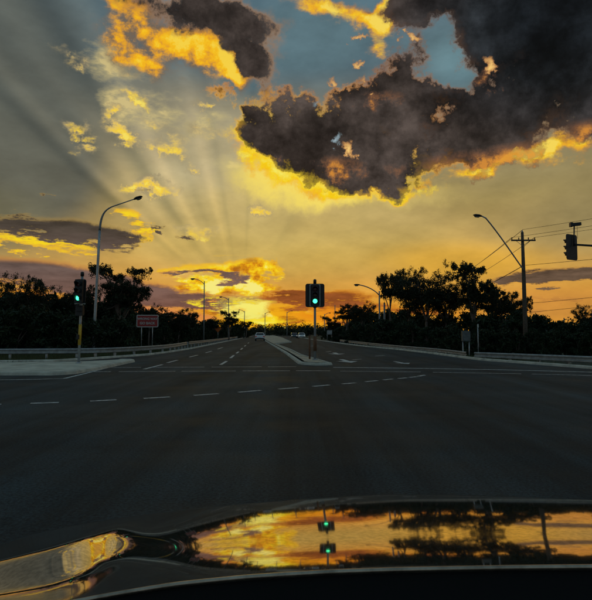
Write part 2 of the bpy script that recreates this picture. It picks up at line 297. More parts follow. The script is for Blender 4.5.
# ------------------------------------------------------------------ helpers
def gp(px, py):
    """ground point (z = 0) that the photograph shows at a pixel"""
    D = CAMZ * F / (py - HOR); return ((px - CX) / F * D, D)
def tag(o, label=None, cat=None, group=None, kind=None):
    if label: o['label'] = label
    if cat: o['category'] = cat
    if group: o['group'] = group
    if kind: o['kind'] = kind
    return o
def empty(name, loc, rz=0, **k):
    o = bpy.data.objects.new(name, None); COL.objects.link(o); o.location = loc; o.rotation_euler = (0, 0, rz)
    o.empty_display_size = .3
    return tag(o, **k)
class MB:
    def __init__(s): s.v = []; s.f = []; s.sm = []
    def add(s, vs, fs, smooth=False):
        b = len(s.v); s.v += [tuple(v) for v in vs]; s.f += [tuple(b + i for i in f) for f in fs]; s.sm += [smooth] * len(fs); return s
    def box(s, c, d, rot=None, taper=1.0):
        vs = []
        for z in (-.5, .5):
            t = taper if z > 0 else 1
            for x, y in ((-.5, -.5), (.5, -.5), (.5, .5), (-.5, .5)):
                p = Vector((x * d[0] * t, y * d[1] * t, z * d[2]))
                if rot: p = rot @ p
                vs.append(p + Vector(c))
        return s.add(vs, [(3, 2, 1, 0), (4, 5, 6, 7), (0, 1, 5, 4), (1, 2, 6, 5), (2, 3, 7, 6), (3, 0, 4, 7)])
    def tube(s, pts, rad, n=8, cap=True):
        pts = [Vector(p) for p in pts]; m = len(pts)
        if not hasattr(rad, '__len__'): rad = [rad] * m
        base = len(s.v); ref = None
        for i, p in enumerate(pts):
            t = (pts[min(i + 1, m - 1)] - pts[max(i - 1, 0)]).normalized()
            if ref is None: ref = Vector((1, 0, 0)) if abs(t.x) < .9 else Vector((0, 1, 0))
            a = (ref - t * ref.dot(t)).normalized(); b = t.cross(a); ref = a
            for k in range(n):
                q = 2 * math.pi * k / n; s.v.append(tuple(p + (a * math.cos(q) + b * math.sin(q)) * rad[i]))
        for i in range(m - 1):
            for k in range(n):
                k2 = (k + 1) % n; o = base + i * n
                s.f.append((o + k, o + k2, o + n + k2, o + n + k)); s.sm.append(True)
        if cap:
            s.f.append(tuple(base + k for k in reversed(range(n)))); s.sm.append(False)
            s.f.append(tuple(base + (m - 1) * n + k for k in range(n))); s.sm.append(False)
        return s
    def prism(s, poly, z0, z1):
        n = len(poly)
        return s.add([(x, y, z0) for x, y in poly] + [(x, y, z1) for x, y in poly],
                     [tuple(reversed(range(n))), tuple(range(n, 2 * n))] + [(i, (i + 1) % n, n + (i + 1) % n, n + i) for i in range(n)])
    def mesh(s, name, mat):
        me = bpy.data.meshes.new(name); me.from_pydata(s.v, [], s.f); me.materials.append(mat)
        me.polygons.foreach_set('use_smooth', s.sm); me.update(); return me
    def build(s, name, mat, parent=None, bevel=0, **k):
        o = bpy.data.objects.new(name, s.mesh(name, mat)); COL.objects.link(o); o.parent = parent
        if bevel:
            b = o.modifiers.new('bevel', 'BEVEL'); b.width = bevel; b.segments = 2; b.limit_method = 'ANGLE'
        return tag(o, **k)
def copy_tree(o, parent=None):
    c = o.copy(); COL.objects.link(c); c.parent = parent
    for ch in list(o.children): copy_tree(ch, c)
    return c

def mat(name, rgb, rough=.6, metal=0, spec=.5, nscale=0, namt=.3, bump=0, bscale=40, emit=None, estr=0, rgb2=None, coat=0):
    m = bpy.data.materials.new(name); m.use_nodes = True; nt = m.node_tree; p = nt.nodes['Principled BSDF']
    p.inputs['Base Color'].default_value = (*rgb, 1); p.inputs['Roughness'].default_value = rough; p.inputs['Metallic'].default_value = metal
    p.inputs['Specular IOR Level'].default_value = spec; p.inputs['Coat Weight'].default_value = coat
    if emit: p.inputs['Emission Color'].default_value = (*emit, 1); p.inputs['Emission Strength'].default_value = estr
    t = nt.nodes.new('ShaderNodeTexCoord')
    if nscale:
        n = nt.nodes.new('ShaderNodeTexNoise'); n.inputs['Scale'].default_value = nscale; n.inputs['Detail'].default_value = 5; n.inputs['Roughness'].default_value = .65
        nt.links.new(t.outputs['Object'], n.inputs['Vector'])
        r = nt.nodes.new('ShaderNodeValToRGB'); r.color_ramp.elements[0].position = .32; r.color_ramp.elements[1].position = .68
        a = rgb2 or tuple(v * (1 - namt) for v in rgb)
        r.color_ramp.elements[0].color = (*a, 1); r.color_ramp.elements[1].color = (*(tuple(min(1, v * (1 + namt)) for v in rgb)), 1)
        nt.links.new(n.outputs['Fac'], r.inputs[0]); nt.links.new(r.outputs[0], p.inputs['Base Color'])
    if bump:
        n = nt.nodes.new('ShaderNodeTexNoise'); n.inputs['Scale'].default_value = bscale; n.inputs['Detail'].default_value = 4
        nt.links.new(t.outputs['Object'], n.inputs['Vector'])
        b = nt.nodes.new('ShaderNodeBump'); b.inputs['Strength'].default_value = bump; b.inputs['Distance'].default_value = .02
        nt.links.new(n.outputs['Fac'], b.inputs['Height']); nt.links.new(b.outputs[0], p.inputs['Normal'])
    return m
M = dict(
    galv=mat('galvanised_steel', (.42, .43, .44), .45, .6, nscale=6, namt=.25),
    rail=mat('weathered_rail', (.34, .35, .35), .5, .35, nscale=4, namt=.3),
    black=mat('black_plastic', (.012, .012, .013), .5, nscale=9, namt=.4),
    board=mat('signal_board', (.018, .019, .02), .55, nscale=5, namt=.4),
    palerim=mat('pale_rim', (.55, .56, .52), .5),
    yellow=mat('yellow_sleeve', (.62, .36, .02), .5, nscale=7, namt=.2),
    rust=mat('brown_post', (.16, .07, .03), .7, nscale=9, namt=.4),
    wood=mat('weathered_timber', (.10, .075, .055), .85, nscale=7, namt=.4, bump=.4, bscale=14),
    dim=mat('dull_grey_paint', (.12, .13, .13), .6, nscale=5, namt=.3), steelpole=mat('grey_steel_pole', (.30, .31, .32), .5, .3, nscale=3, namt=.2),
    concrete=mat('kerb_concrete', (.50, .47, .39), .85, nscale=1.6, namt=.35, bump=.3, bscale=30),
    slab=mat('path_concrete', (.52, .50, .41), .85, nscale=1.1, namt=.35, bump=.3, bscale=25),
    median=mat('median_concrete', (.46, .38, .28), .85, nscale=.9, namt=.45, bump=.3, bscale=25),
    red=mat('sign_red', (.36, .025, .022), .5, nscale=4, namt=.2),
    white=mat('sign_white', (.52, .50, .46), .5, nscale=4, namt=.12),
    orange=mat('sign_orange', (.7, .16, .02), .5),
    wire=mat('cable', (.02, .02, .02), .6),
    bark=mat('gum_bark', (.15, .11, .09), .85, nscale=3, namt=.45, bump=.4, bscale=9),
    cardark=mat('car_paint_dark', (.02, .022, .025), .2, coat=1),
    carwhite=mat('car_paint_white', (.72, .72, .70), .25, coat=.6),
    glass=mat('dark_glass', (.01, .012, .015), .06, spec=.8),
    tyre=mat('tyre_rubber', (.012, .012, .012), .85),
    rim=mat('wheel_alloy', (.5, .5, .5), .3, .9),
    taill=mat('tail_lamp', (.5, .02, .01), .3, emit=(1, .05, .02), estr=.05),
    headl=mat('head_lamp', (.8, .8, .75), .2, emit=(1, .9, .7), estr=.3),
    green=mat('green_lens', (.05, .7, .4), .3, emit=(.06, 1.0, .42), estr=2.6),
    lensr=mat('red_lens_off', (.06, .006, .005), .25), lensa=mat('amber_lens_off', (.07, .03, .004), .25),
    lamp=mat('lamp_glass', (.25, .24, .2), .3),
)

# ------------------------------------------------------------------ ground and road
def asphalt():
    m = bpy.data.materials.new('asphalt'); m.use_nodes = True; nt = m.node_tree; p = nt.nodes['Principled BSDF']; L = nt.links.new
    t = nt.nodes.new('ShaderNodeTexCoord')
    def N(scale, det, sc=(1, 1, 1), rz=0):
        mp = nt.nodes.new('ShaderNodeMapping'); mp.inputs['Scale'].default_value = sc; mp.inputs['Rotation'].default_value = (0, 0, rz); L(t.outputs['Object'], mp.inputs[0])
        n = nt.nodes.new('ShaderNodeTexNoise'); n.inputs['Scale'].default_value = scale; n.inputs['Detail'].default_value = det; n.inputs['Roughness'].default_value = .65; L(mp.outputs[0], n.inputs[0]); return n.outputs['Fac']
    def R(f, a, b, c, d):
        n = nt.nodes.new('ShaderNodeMapRange'); L(f, n.inputs[0])
        for i, v in enumerate((a, b, c, d)): n.inputs[i + 1].default_value = v
        return n.outputs[0]
    def MU(a, b):
        n = nt.nodes.new('ShaderNodeMath'); n.operation = 'MULTIPLY'; L(a, n.inputs[0]); L(b, n.inputs[1]); return n.outputs[0]
    big = R(N(.25, 6), .35, .65, .6, 1.45); track = R(N(.9, 4, (1, .03, 1), -.064), .38, .62, .55, 1.6)
    grit = R(N(34, 4), .35, .65, .4, 1.9); cross = R(N(.6, 4, (.05, 1, 1)), .38, .62, .88, 1.14)
    v = MU(MU(big, track), MU(grit, cross))
    # bitumen crack sealing
    w = nt.nodes.new('ShaderNodeTexVoronoi'); w.feature = 'DISTANCE_TO_EDGE'; w.inputs['Scale'].default_value = .16
    mp = nt.nodes.new('ShaderNodeVectorMath'); mp.operation = 'ADD'; L(t.outputs['Object'], mp.inputs[0])
    n2 = nt.nodes.new('ShaderNodeTexNoise'); n2.inputs['Scale'].default_value = .7; n2.inputs['Detail'].default_value = 5; L(t.outputs['Object'], n2.inputs[0])
    s2 = nt.nodes.new('ShaderNodeVectorMath'); s2.operation = 'SCALE'; L(n2.outputs['Color'], s2.inputs[0]); s2.inputs['Scale'].default_value = 3.0; L(s2.outputs[0], mp.inputs[1]); L(mp.outputs[0], w.inputs['Vector'])
    crack = R(w.outputs['Distance'], 0, .012, .7, 1.0)
    v = MU(v, crack)
    r = nt.nodes.new('ShaderNodeMix'); r.data_type = 'RGBA'; r.blend_type = 'MULTIPLY'; r.inputs[0].default_value = 1; r.inputs[6].default_value = (.0145, .0235, .0275, 1)
    cc = nt.nodes.new('ShaderNodeCombineXYZ'); [L(v, cc.inputs[i]) for i in range(3)]; L(cc.outputs[0], r.inputs[7]); L(r.outputs[2], p.inputs['Base Color'])
    p.inputs['Roughness'].default_value = .72; p.inputs['Specular IOR Level'].default_value = .2
    L(R(N(.5, 5), .35, .65, .68, .86), p.inputs['Roughness'])
    b = nt.nodes.new('ShaderNodeBump'); b.inputs['Strength'].default_value = .5; b.inputs['Distance'].default_value = .01; L(N(60, 3), b.inputs['Height']); L(b.outputs[0], p.inputs['Normal'])
    return m
M['asphalt'] = asphalt()
M['paint'] = mat('road_paint', (.78, .80, .78), .7, nscale=9, namt=.1, rgb2=(.13, .14, .14))
M['earth'] = mat('verge_earth', (.035, .042, .018), .95, nscale=.5, namt=.5, rgb2=(.03, .024, .014), bump=.6, bscale=5)
M['grass'] = mat('verge_grass', (.05, .07, .022), .9, nscale=1.5, namt=.4, rgb2=(.07, .06, .025))

def ipl(tab, y):
    if y <= tab[0][0]: return tab[0][1]
    for (a, u), (b, v) in zip(tab, tab[1:]):
        if y <= b: return u + (v - u) * (y - a) / (b - a)
    return tab[-1][1]
KL = [gp(*p) for p in ((55, 361.8), (85, 360), (130, 356.8), (150, 355.2), (170, 352.6), (192, 349), (218, 343.5), (243, 338.2), (254, 335.8))]
KL = [(-70, 24.6), (-30, 25.2), (-16, 25.9)] + KL + [(-60, 900)]
KR = [gp(*p) for p in ((322, 341), (345, 344.3), (360, 346.2), (400, 350.2), (434, 354.2), (455, 357.2), (480, 360.4), (530, 364.2), (592, 369))]
KR = [(-36, 900), (-1.5, 300), (1.2, 160)] + KR + [(14.5, 19.3), (20, 16.6), (32, 14.2), (70, 12.5)]
LT = sorted((y, x) for x, y in KL); RT = sorted((y, x) for x, y in KR)
xl = lambda y: ipl(LT, y) if y > 24.6 else -70
xr = lambda y: ipl(RT, y) if y > 12.5 else 70
rows = sorted(set([-30, 0, 6, 12.49, 24.59] + [y for y, _ in LT] + [y for y, _ in RT]))
mb = MB(); vs = []
for y in rows: vs += [(xl(y), y, 0), (xr(y), y, 0)]
mb.add(vs, [(2 * i, 2 * i + 1, 2 * i + 3, 2 * i + 2) for i in range(len(rows) - 1)])
road = mb.build('road', M['asphalt'], kind='structure')
# terrain
gx = np.unique(np.concatenate([np.linspace(-60, 60, 161), np.array([-1500, -700, -350, -200, -120, -80, 80, 120, 200, 350, 700, 1500.])]))
gy = np.unique(np.concatenate([np.linspace(10, 100, 121), np.array([-60, -20, 0, 130, 170, 220, 300, 450, 700, 1100, 2500.])]))
vs = []
for y in gy:
    a, b = (xl(y), xr(y)) if y < 900 else (-60, -36)
    for x in gx:
        d = max(a - x, x - b)
        z = -.03
        if d > 1.2:
            z = mnoise.noise(Vector((x * .12, y * .12, 0))) * .14 * min(1, (d - 1.2) / 3)
            if x > b: z -= .33 * min(1, (d - 1.2) / 1.5)
        vs.append((x, y, z - .02))
nx = len(gx)
MB().add(vs, [(j * nx + i, j * nx + i + 1, (j + 1) * nx + i + 1, (j + 1) * nx + i) for j in range(len(gy) - 1) for i in range(nx - 1)], True).build('ground', M['earth'], kind='structure')

def kerb(path, side, name='kerb', w=.17, h=.115, m='concrete'):
    """cast kerb: a stepped section swept along its path; side = +1 when the verge is to the left of the path"""
    sec = [(0, 0.001), (0.03, h - .03), (.07, h), (w, h), (w, -.05)]
    P = [Vector((x, y, 0)) for x, y in path]; mb = MB(); vs = []
    for i, p in enumerate(P):
        t = (P[min(i + 1, len(P) - 1)] - P[max(i - 1, 0)]).normalized(); n = Vector((-t.y, t.x, 0)) * side
        vs += [tuple(p + n * a + Vector((0, 0, b))) for a, b in sec]
    k = len(sec)
    return mb.add(vs, [(i * k + j, i * k + j + 1, (i + 1) * k + j + 1, (i + 1) * k + j) for i in range(len(P) - 1) for j in range(k - 1)]).build(name, M[m], kind='structure')
def dense(path, step=1.0):
    out = []
    for (a, b), (c, d) in zip(path, path[1:]):
        n = max(1, int(math.hypot(c - a, d - b) / step)); n = min(n, 60)
        out += [(a + (c - a) * i / n, b + (d - b) * i / n) for i in range(n)]
    return out + [path[-1]]
def smooth(path, it=2):
    for _ in range(it):
        q = [path[0]]
        for a, b in zip(path, path[1:]):
            q += [(a[0] * .75 + b[0] * .25, a[1] * .75 + b[1] * .25), (a[0] * .25 + b[0] * .75, a[1] * .25 + b[1] * .75)]
        path = q + [path[-1]]
    return path
kerb(KL[:-1], 1); kerb(KR[1:], 1)

# concrete corner path on the left: cast slabs with open joints
path = tag(bpy.data.objects.new('footpath', None), kind='structure'); COL.objects.link(path)
xs = [-44 + 2.35 * i for i in range(15)]
for a, b in zip(xs, xs[1:]):
    for y0, y1 in ((18.9, 21.6), (21.6, 24.75)):
        MB().prism([(a + .015, y0 + .015), (b - .015, y0 + .015), (b - .015, y1 - .015), (a + .015, y1 - .015)], -.02, .115 + random.uniform(-.006, .006)).build('slab', M['slab'], path)
e = xs[-1]
MB().prism([(e + .015, 18.9), (-7.9, 19.0), (-7.75, 21.4), (e + .015, 21.585)], -.02, .117).build('slab', M['slab'], path)
MB().prism([(e + .015, 21.615), (-7.78, 21.43), (-7.95, 24.3), (-8.1, 27.2), (-8.45, 27.6), (-9.2, 26.2), (e + .015, 24.75)], -.02, .113).build('slab', M['slab'], path)
kerb([(-46, 18.58), (-8.1, 18.6), (-7.72, 18.8), (-7.5, 19.3), (-7.45, 21.4), (-7.62, 24.3), (-7.78, 27.2), (-8.1, 27.85), (-8.6, 28.0)], 1, w=.33, h=.125)
# median
ML = [gp(*p) for p in ((297.5, 363.4), (285, 353.6), (265, 341), (261, 337))] + [(-23, 330)]
MR = [gp(*p) for p in ((331, 364.6), (316, 360), (303, 356.2), (291, 350), (276.5, 344.3))] + [gp(292, 342.4), gp(283, 338), (-13, 330)]
mlt = sorted((y, x) for x, y in ML); mrt = sorted((y, x) for x, y in MR)
rows = [25.4, 26.4, 28, 30, 33, 36, 40, 45, 52, 60, 69, 73, 78, 83, 86, 95, 110, 150, 200, 330]
mb = MB(); vs = []
for y in rows: vs += [(ipl(mlt, y) + .3, y, .128), (ipl(mrt, y) - .3, y, .128)]
mb.add(vs, [(2 * i, 2 * i + 1, 2 * i + 3, 2 * i + 2) for i in range(len(rows) - 1)])
mb.add([(ipl(mlt, 25.4) + .3, 25.4, .128), (.55, 24.75, .128), (1.0, 24.6, .128), (1.3, 24.75, .128), (ipl(mrt, 25.4) - .3, 25.4, .128)], [(0, 1, 2, 3, 4)])
med = mb.build('median', M['median'], kind='structure')
nose = [(.12, 25.3), (.3, 24.7), (.8, 24.32), (1.25, 24.32), (1.6, 24.6)]
kerb([(p[0], p[1]) for p in reversed(ML)] + nose + MR, 1)
# faint joints cut across the median
for i in range(9):
    y = 27.6 + i * 2.6
    mb = MB(); mb.box(((ipl(mlt, y) + ipl(mrt, y)) / 2, y, .129), (ipl(mrt, y) - ipl(mlt, y) - .62, .03, .003)); mb.build('joint', M['black'], med)

# painted markings, each a worn sheet 4 mm above the asphalt
def strip(pts, w, name='painted_line'):
    P = [Vector((x, y, .004)) for x, y in pts]; vs = []
    for i, p in enumerate(P):
        t = (P[min(i + 1, len(P) - 1)] - P[max(i - 1, 0)]).normalized(); n = Vector((-t.y, t.x, 0)) * w / 2
        vs += [tuple(p - n), tuple(p + n)]
    return MB().add(vs, [(2 * i, 2 * i + 1, 2 * i + 3, 2 * i + 2) for i in range(len(P) - 1)]).build(name, M['paint'], road)
# turning guide dashes
for a, b in (((-14, 404.3), (4, 403.6)), ((33, 402.7), (61, 401.9)), ((92, 400.6), (118, 399.2)), ((145, 397.9), (171, 396.4)), ((195, 394.9), (219, 393.2)), ((239, 391.8), (261, 389.9)), ((279, 388.7), (298, 387.2)),
             ((313, 386.0), (329, 384.6)), ((342, 383.6), (355, 382.5)), ((365, 381.4), (377, 380.3)), ((383, 379.6), (392, 378.7)), ((398, 378.3), (406, 377.5)), ((409, 377.2), (416, 376.4)), ((417.5, 376.0), (424, 374.8))):
    strip([gp(*a), gp(*b)], .13, 'painted_dash')
strip([gp(0, 379.6), gp(40, 379.0), gp(66, 378.2), gp(88, 372.9), gp(110, 367.2)], .12)
# crossing lines
for a, b in (((112, 367.3), (142, 367.2)), ((150, 367.2), (205, 366.9)), ((212, 366.9), (262, 366.6)), ((268, 366.7), (296, 366.5)), ((78, 371.6), (112, 371.4)), ((120, 371.4), (176, 371.1)), ((182, 371.1), (236, 370.8)), ((243, 370.7), (290, 370.6)), ((296, 370.5), (330, 370.6))):
    strip([gp(*a), gp(*b)], .14)
strip([gp(333, 367.2), gp(420, 368.2), gp(500, 369.6), gp(592, 372.0), gp(640, 373.5)], .22)
for a, b in (((340, 370.9), (420, 371.8)), ((432, 372), (520, 373.6)), ((530, 373.8), (620, 376))): strip([gp(*a), gp(*b)], .12)
# lane dashes down the road ahead
for a, b in (((145, 369), (163, 364.4)), ((221, 364.6), (227, 361)), ((230.8, 358), (234, 355.2)), ((236.7, 353.3), (238.8, 351.6)), ((241, 349.6), (242.7, 348)), ((244.6, 346.4), (246, 345.2)), ((248, 343.4), (249, 342.6)),
             ((168, 362.6), (178, 360)), ((190, 357), (198, 355)), ((206, 352.8), (212, 351)), ((218, 349), (223, 347.4)), ((352, 359.6), (361, 359)), ((326, 351.8), (331, 351.2)), ((375, 356), (384, 355.3)), ((310, 346.3), (313, 346))):
    strip([gp(*a), gp(*b)], .14, 'painted_dash')
def arrow(px, py, s=1.0, rz=0):
    x, y = gp(px, py); pts = [(-.12, -1.6), (.12, -1.6), (.12, .2), (.5, .2), (0, 1.5), (-.5, .2), (-.12, .2)]
    c, q = math.cos(rz), math.sin(rz)
    MB().add([(x + (a * c - b * q) * s, y + (a * q + b * c) * s, .004) for a, b in pts], [(0, 1, 2, 6), (3, 4, 5), (2, 3, 5), (6, 2, 5)][:1] + [(5, 6, 2, 3, 4)]).build('painted_arrow', M['paint'], road)
arrow(346, 360.8, 1.1, math.pi + .06); arrow(401, 362.6, .75, math.pi + .1); arrow(336, 353.5, 1.2, math.pi)
# tufts of verge grass in front of the left rail and at the right kerb
def blades(n, fn, name, h=.16):
    vs = np.zeros((n * 3, 3)); 
    for i in range(n):
        x, y, z = fn(); a = random.uniform(0, 6.28); l = h * random.uniform(.5, 1.5); w = random.uniform(.008, .02)
        dx, dy = math.cos(a) * w, math.sin(a) * w; b = random.uniform(-.5, .5) * l
        vs[3 * i] = (x - dx, y - dy, z); vs[3 * i + 1] = (x + dx, y + dy, z); vs[3 * i + 2] = (x + b, y + random.uniform(-.4, .4) * l, z + l)
    me = bpy.data.meshes.new(name); me.from_pydata(vs.tolist(), [], [(3 * i, 3 * i + 1, 3 * i + 2) for i in range(n)]); me.materials.append(M['grass'])
    o = bpy.data.objects.new(name, me); COL.objects.link(o); return o
def verge_left():
    y = random.uniform(26.3, 46)
    x = xl(y) - random.uniform(.4, 9) if y > 28 else random.uniform(-34, -12.5)
    return x, y, -.05
def verge_right():
    y = random.uniform(15, 60); x = xr(y) + random.uniform(.4, 5); return x, y, -.05 - .33 * min(1, max(0, (x - xr(y) - 1.2) / 1.5))
tag(blades(26000, verge_left, 'grass'), 'dark rough grass on the verge around the left guardrail', 'grass', kind='stuff')
tag(blades(18000, verge_right, 'grass'), 'dark rough grass behind the kerb around the right guardrail', 'grass', kind='stuff')

# ------------------------------------------------------------------ guardrails
def guardrail(path, ztop, label, zpost=-.05, step=2.2):
    g = empty('guardrail', (path[0][0], path[0][1], 0), label=label, cat='guardrail')
    o = Vector((path[0][0], path[0][1], 0)); P = [Vector((x, y, 0)) - o for x, y in dense(smooth(path, 2), 1.0)]
    sec = [(0, 0), (.05, -.03), (.05, -.08), (0, -.12), (0, -.17), (.05, -.21), (.05, -.26), (0, -.29)]
    n = len(P); zs = ztop if hasattr(ztop, '__len__') else (ztop, ztop)
    k = len(sec); chunk = 4; i = 0
    while i < n - 1:
        j = min(i + chunk, n - 1); vs = []
        for q in range(i, j + 1):
            t = (P[min(q + 1, n - 1)] - P[max(q - 1, 0)]).normalized(); nn = Vector((t.y, -t.x, 0))
            z = zs[0] + (zs[1] - zs[0]) * q / (n - 1)
            lap = .004 * ((i // chunk) % 2)
            vs += [tuple(P[q] + nn * (a + lap) + Vector((0, 0, z + b))) for a, b in sec]
        m = j - i + 1
        MB().add(vs, [(r * k + s, (r + 1) * k + s, (r + 1) * k + s + 1, r * k + s + 1) for r in range(m - 1) for s in range(k - 1)]).build('rail', M['rail'], g)
        z = zs[0] + (zs[1] - zs[0]) * i / (n - 1); t = (P[min(i + 1, n - 1)] - P[max(i - 1, 0)]).normalized(); back = Vector((-t.y, t.x, 0))
        for q in ((i,) if j - i < 3 else (i, i + 2)):
            zq = zs[0] + (zs[1] - zs[0]) * q / (n - 1); p = P[q] + back * .1; rz = math.atan2(t.y, t.x)
            MB().box((p.x, p.y, (zq - .02 + zpost - .1) / 2), (.11, .12, zq - .02 - zpost + .1), Matrix.Rotation(rz, 3, 'Z')).build('post', M['galv'], g)
        i = j
    return g
def gd(px, D): return ((px - CX) / F * D, D)
guardrail([gd(-130, 28.6), gd(-60, 29.4), gd(0, 30), gd(75, 30.6), gd(110, 31.8), gd(150, 36.6), gd(172, 42), gd(187, 53)], .56, 'long grey steel guardrail behind the left corner path, curving away up the road')
guardrail([gd(189, 54.5), gd(205, 66), gd(222, 90), gd(240, 150)], .56, 'far grey guardrail continuing along the left kerb past the slim lamp pole')
guardrail([gd(660, 21.5), gd(592, 24.2), gd(530, 27.2), gd(474, 30.6)][::-1], (.36, .42), 'pale steel guardrail at the right corner below the power pole', zpost=-.4)
guardrail([gd(466, 33.4), gd(440, 39.6), gd(405, 46.5), gd(370, 60), gd(340, 85)][::-1], (.42, .28), 'dim steel guardrail along the right kerb under the gum trees', zpost=-.4)

# ------------------------------------------------------------------ traffic signals
def rounded(w, h, r, n=4):
    pts = []
    for cx, cz, a0 in ((w / 2 - r, h / 2 - r, 0), (-w / 2 + r, h / 2 - r, 90), (-w / 2 + r, -h / 2 + r, 180), (w / 2 - r, -h / 2 + r, 270)):
        pts += [(cx + r * math.cos(D2R(a0 + 90 * i / n)), cz + r * math.sin(D2R(a0 + 90 * i / n))) for i in range(n + 1)]
    return pts
def plate(mb, w, h, r, y0, y1, cx=0, cz=0):
    p = rounded(w, h, r); n = len(p)
    mb.add([(cx + a, y0, cz + b) for a, b in p] + [(cx + a, y1, cz + b) for a, b in p],
           [tuple(range(n)), tuple(range(2 * n - 1, n - 1, -1))] + [(i, n + i, n + (i + 1) % n, (i + 1) % n) for i in range(n)])
    return mb
def visor(mb, cz, r=.125, L=.24, y=-.14, cx=0):
    n = 12; vs = []
    for k in range(n + 1):
        a = D2R(-40 + 260 * k / n); l = L * (.45 + .55 * max(0, math.sin(a)))
        for rr in (r, r - .008): vs += [(cx + math.cos(a) * rr, y, cz + math.sin(a) * rr), (cx + math.cos(a) * rr, y - l, cz + math.sin(a) * rr)]
    f = []
    for k in range(n):
        o = 4 * k; f += [(o, o + 1, o + 5, o + 4), (o + 2, o + 6, o + 7, o + 3), (o + 1, o + 3, o + 7, o + 5)]
    return mb.add(vs, f, True)
def disc(mb, r, y, cx, cz, n=18, dome=.02):
    return mb.add([(cx, y - dome, cz)] + [(cx + r * math.cos(6.2832 * k / n), y, cz + r * math.sin(6.2832 * k / n)) for k in range(n)], [(0, 1 + (k + 1) % n, 1 + k) for k in range(n)], True)
def lantern(root, zc, w=.34, h=1.0, lit=True, cx=0, board=None, rim=None, spacing=.3, dy=0.0, lab=None):
    """three-aspect lantern facing local -Y, centred at height zc"""
    off = Matrix.Translation((cx, dy, zc))
    def put(mb, name, m, par=root, bevel=0, label=None):
        mb.v = [tuple(off @ Vector(v)) for v in mb.v]; return mb.build(name, m, par, bevel, label=label)
    if board: put(plate(MB(), board[0], board[1], .1, -.0, .03), 'target_board', M['board'])
    if rim:
        f = MB(); w2, h2 = rim
        for x in (-w2 / 2, w2 / 2): f.box((x, -.02, 0), (.035, .03, h2))
        f.box((0, -.02, -h2 / 2), (w2, .028, .035)); f.box((0, -.02, h2 / 2), (w2, .028, .03)); put(f, 'board_border', M['palerim'])
    put(plate(MB(), w, h, .04, -.15, -.022), 'housing', M['black'])
    for k, (mm, nm) in enumerate(((M['lensr'], 'red_lens'), (M['lensa'], 'amber_lens'), (M['green'] if lit else M['lensr'], 'green_lens'))):
        z = (1 - k) * spacing
        put(disc(MB(), .105, -.155, 0, z), nm, mm, label='lit green lens' if (lit and k == 2) else None)
        put(visor(MB(), z, y=-.15), 'visor', M['black'])
X0, Y0 = gp(315, 362.6)
s = empty('traffic_signal', (X0, Y0, .128), label='green-lit traffic signal with wide black board standing on the median nose', cat='traffic signal')
MB().tube([(0, .08, -.05), (0, .08, 3.62)], .057, 14).build('post', M['steelpole'], s)
MB().tube([(0, .08, 3.62), (0, .08, 3.80), (0, .08, 3.83)], [.075, .075, .03], 14).build('post_cap', M['black'], s)
MB().tube([(0, .08, .42), (0, .08, 1.12)], .082, 14).build('sleeve', M['rust'], s, label='brown rusty sleeve round the lower post')
MB().tube([(0, .08, -.02), (0, .08, .06)], [.13, .12], 14).build('base_flange', M['steelpole'], s)
MB().box((0, .06, 2.5), (.16, .2, .06)).build('bracket', M['black'], s); 
lantern(s, 3.05, w=.36, h=1.02, board=(.9, 1.12), rim=(.47, 1.02), spacing=.28)
plate(MB(), .36, .9, .04, .14, .28, 0, 3.05).build('rear_lantern', M['black'], s)
X0, Y0 = gp(309.6, 361.5)
s = empty('sign_post', (X0, Y0, .128), label='short rusty brown post beside the signal on the median', cat='post')
MB().tube([(0, 0, -.05), (0, 0, 1.15)], .045, 10).build('post', M['rust'], s)
MB().tube([(0, 0, 1.15), (0, 0, 1.19)], [.055, .03], 10).build('cap', M['black'], s)
X0, Y0 = gp(78.6, 366)
s = empty('traffic_signal', (X0, Y0, .11), label='slim green-lit traffic signal with yellow sleeve on the left corner path', cat='traffic signal')
s.rotation_euler = (0, D2R(1.2), D2R(-14))
MB().tube([(0, .08, -.05), (0, .08, 3.72)], .055, 14).build('post', M['galv'], s)
MB().tube([(0, .08, 3.72), (0, .08, 3.88), (0, .08, 3.9)], [.075, .075, .03], 14).build('post_cap', M['black'], s)
MB().tube([(0, .08, .78), (0, .08, 1.66)], .064, 14).build('sleeve', M['yellow'], s)
MB().tube([(0, .08, -.02), (0, .08, .06)], [.13, .12], 14).build('base_flange', M['galv'], s)
lantern(s, 3.06, w=.38, h=1.0, board=(.5, 1.04), spacing=.29)
MB().box((0, .0, 2.53), (.52, .03, .03)).build('board_border', M['palerim'], s)
b = plate(MB(), .34, .44, .03, -.12, .02, .04, 2.24); b.build('pedestrian_lantern', M['black'], s, bevel=.01)
for dz in (.1, -.11): MB().box((.04, -.19, 2.24 + dz + .09), (.26, .14, .012)).build('visor', M['black'], s)
MB().box((.0, -.06, 1.12), (.1, .08, .2)).build('push_button_box', M['black'], s, bevel=.01)
